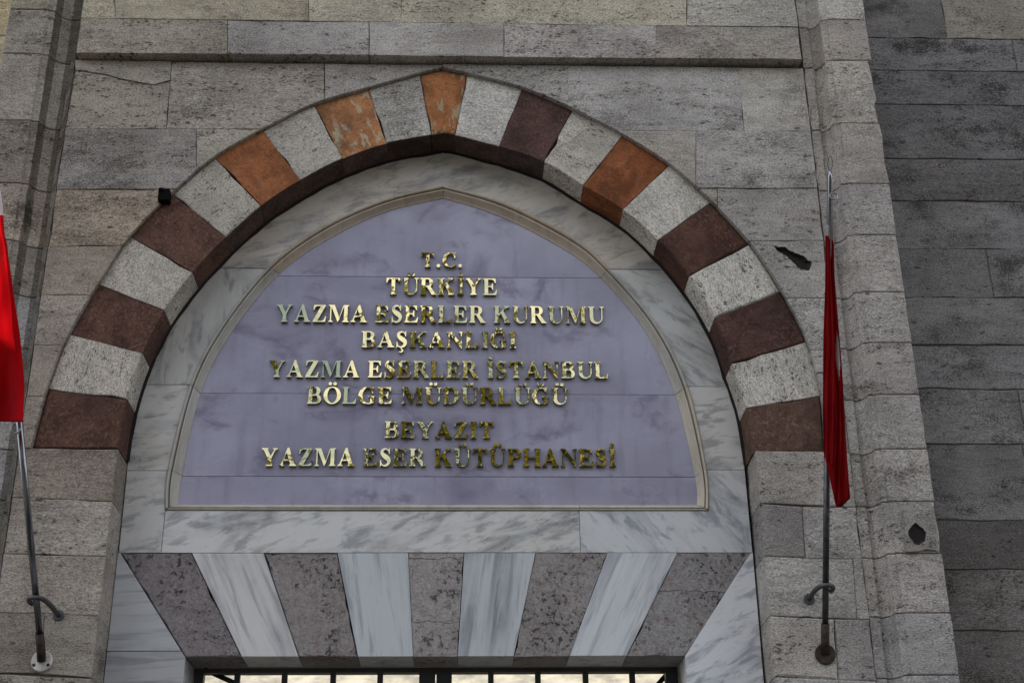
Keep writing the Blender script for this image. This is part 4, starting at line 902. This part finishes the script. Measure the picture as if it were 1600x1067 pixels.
# left flag: hangs in loose folds from the pole, half outside the picture
flL = empty('flag', loc=(W(0, 500, -1.1)[0], -1.1, 4.3)); tag(flL, 'bright red flag in sunlight hanging at the left edge', 'flag', 'red flags on the facade')
RX = [(180, -16), (260, -6), (300, 1), (330, 5), (365, 7), (380, 11), (400, 13), (425, 17), (470, 23), (520, 31), (560, 35), (600, 38.5), (630, 37.5), (656, 36)]
V, Fc, fm = [], [], []; NV, NU = 110, 90
for i in range(NV + 1):
    for j in range(NU + 1):
        u, v = j / NU, i / NV; py = 180 + (655 - 180) * v + 3.0 * (1 - u) * v
        xr_ = interp(RX, py); wdt = 60 + 90 * v; px = xr_ - wdt * u
        y0 = -1.66 + 0.70 * v; amp = 0.012 + 0.034 * v
        dy = amp * math.sin(2 * math.pi * (1.9 * u + 0.30 * math.sin(v * 3.2)) + 2.6) + 0.02 * math.sin(9 * v + 5 * u) + 0.010 * math.sin(26 * u + 7 * v) + 0.006 * math.sin(40 * v - 14 * u) - 0.10 * u
        q = W(px, py, y0 + dy); V.append((q[0], y0 + dy, q[1]))
for i in range(NV):
    for j in range(NU):
        a = i * (NU + 1) + j; Fc.append((a, a + 1, a + NU + 2, a + NU + 1)); v = (i + .5) / NV; u = (j + .5) / NU
        py = 180 + 475 * v; ex, ez = (u - 0.55) * 0.42, (v - 0.42) * 1.15
        moon = ex * ex + ez * ez < 0.115 ** 2 and ex * ex + (ez + 0.03) ** 2 > 0.092 ** 2
        an_ = math.atan2(ex, ez + 0.10); rr_ = math.hypot(ex, ez + 0.10); star = rr_ < 0.040 * (0.70 + 0.30 * math.cos(5 * an_))
        fm.append(1 if (u < 0.14 and 290 < py < 336) or moon or star else 0)
o = link('flag_cloth', V, Fc, [M['flag_red'], M['flag_white']], flL, fmat=fm, smooth=True)
hem = [V[NV * (NU + 1) + j] for j in range(0, NU + 1, 2)]; tube('hem', hem, 0.004, M['flag_red'], flL, 6)

# ------------------------------------------------------------------ iron stub at the left haunch of the arch
cx_, cz_ = W(255, 308, -0.01)
stub = empty('iron_stub', loc=(cx_, -0.01, cz_)); tag(stub, 'black iron stub set in the joint above the left of the arch', 'bracket')
a, b = W(247, 314, -0.02), W(266, 297, -0.02)
box('plate', (a[0], -0.035, a[1]), (b[0], 0.02, b[1]), M['black'], stub)
box('tongue', (a[0] + 0.002, -0.046, a[1] + 0.05), (b[0] - 0.03, -0.0345, b[1] - 0.002), M['black'], stub)

# ------------------------------------------------------------------ plane trees across the street (mirrored in the gold letters)
def tree(x, y, h, spread, label, seed):
    rnd = random.Random(seed); t = empty('plane_tree', loc=(x, y, 0)); tag(t, label, 'tree', 'trees across the street')
    base = Vector((x, y, 0)); th = h * 0.42
    tr = tube('trunk', [base + Vector((0, 0, -0.1)), base + Vector((0.1, 0, th * .5)), base + Vector((0.0, 0.1, th)), base + Vector((0.1, 0.1, h * .8))], [0.42, 0.33, 0.27, 0.08], M['bark'], t, 12)
    ends = []
    for k in range(14):
        a = rnd.uniform(0, 6.28); z0_ = h * rnd.uniform(0.34, 0.72); L = spread * rnd.uniform(0.6, 1.0) * (1.15 - abs(z0_ / h - 0.45))
        s = base + Vector((0, 0, z0_)); e = s + Vector((math.cos(a) * L, math.sin(a) * L, h * rnd.uniform(0.08, 0.25))); mm = s.lerp(e, 0.5) + Vector((0, 0, 0.3))
        tube('limb', [s, mm, e], [0.13, 0.08, 0.03], M['bark'], t, 7); ends += [e, mm, s.lerp(e, 0.75)]
    V, Fc = [], []
    for c in ends:
        for _ in range(5):
            cc = c + Vector((rnd.gauss(0, .75), rnd.gauss(0, .75), rnd.gauss(0, .55)))
            for _ in range(75):
                p = cc + Vector((rnd.gauss(0, .30), rnd.gauss(0, .30), rnd.gauss(0, .20))); s = rnd.uniform(0.07, 0.13)
                n_ = Vector((rnd.gauss(0, 1), rnd.gauss(0, 1), rnd.gauss(0.5, 1))).normalized(); q = n_.orthogonal().normalized(); w_ = n_.cross(q); b0 = len(V)
                V += [tuple(p - q * s), tuple(p + w_ * s * .7), tuple(p + q * s), tuple(p - w_ * s * .7)]; Fc.append((b0, b0 + 1, b0 + 2, b0 + 3))
    cr = link('crown', V, Fc, M['leaf'], t); cr['kind'] = 'stuff'
tree(3.3, -11.0, 10.0, 4.4, 'tall plane tree behind the viewer, mirrored dark in the lower right gold letters', 3)
tree(-4.6, -11.5, 10.0, 3.5, 'leafy plane tree behind the viewer, mirrored in the leftmost gold letters', 5)
tree(8.8, -13.5, 12.0, 4.4, 'plane tree behind the viewer at far right, beyond the letters reflections', 9)
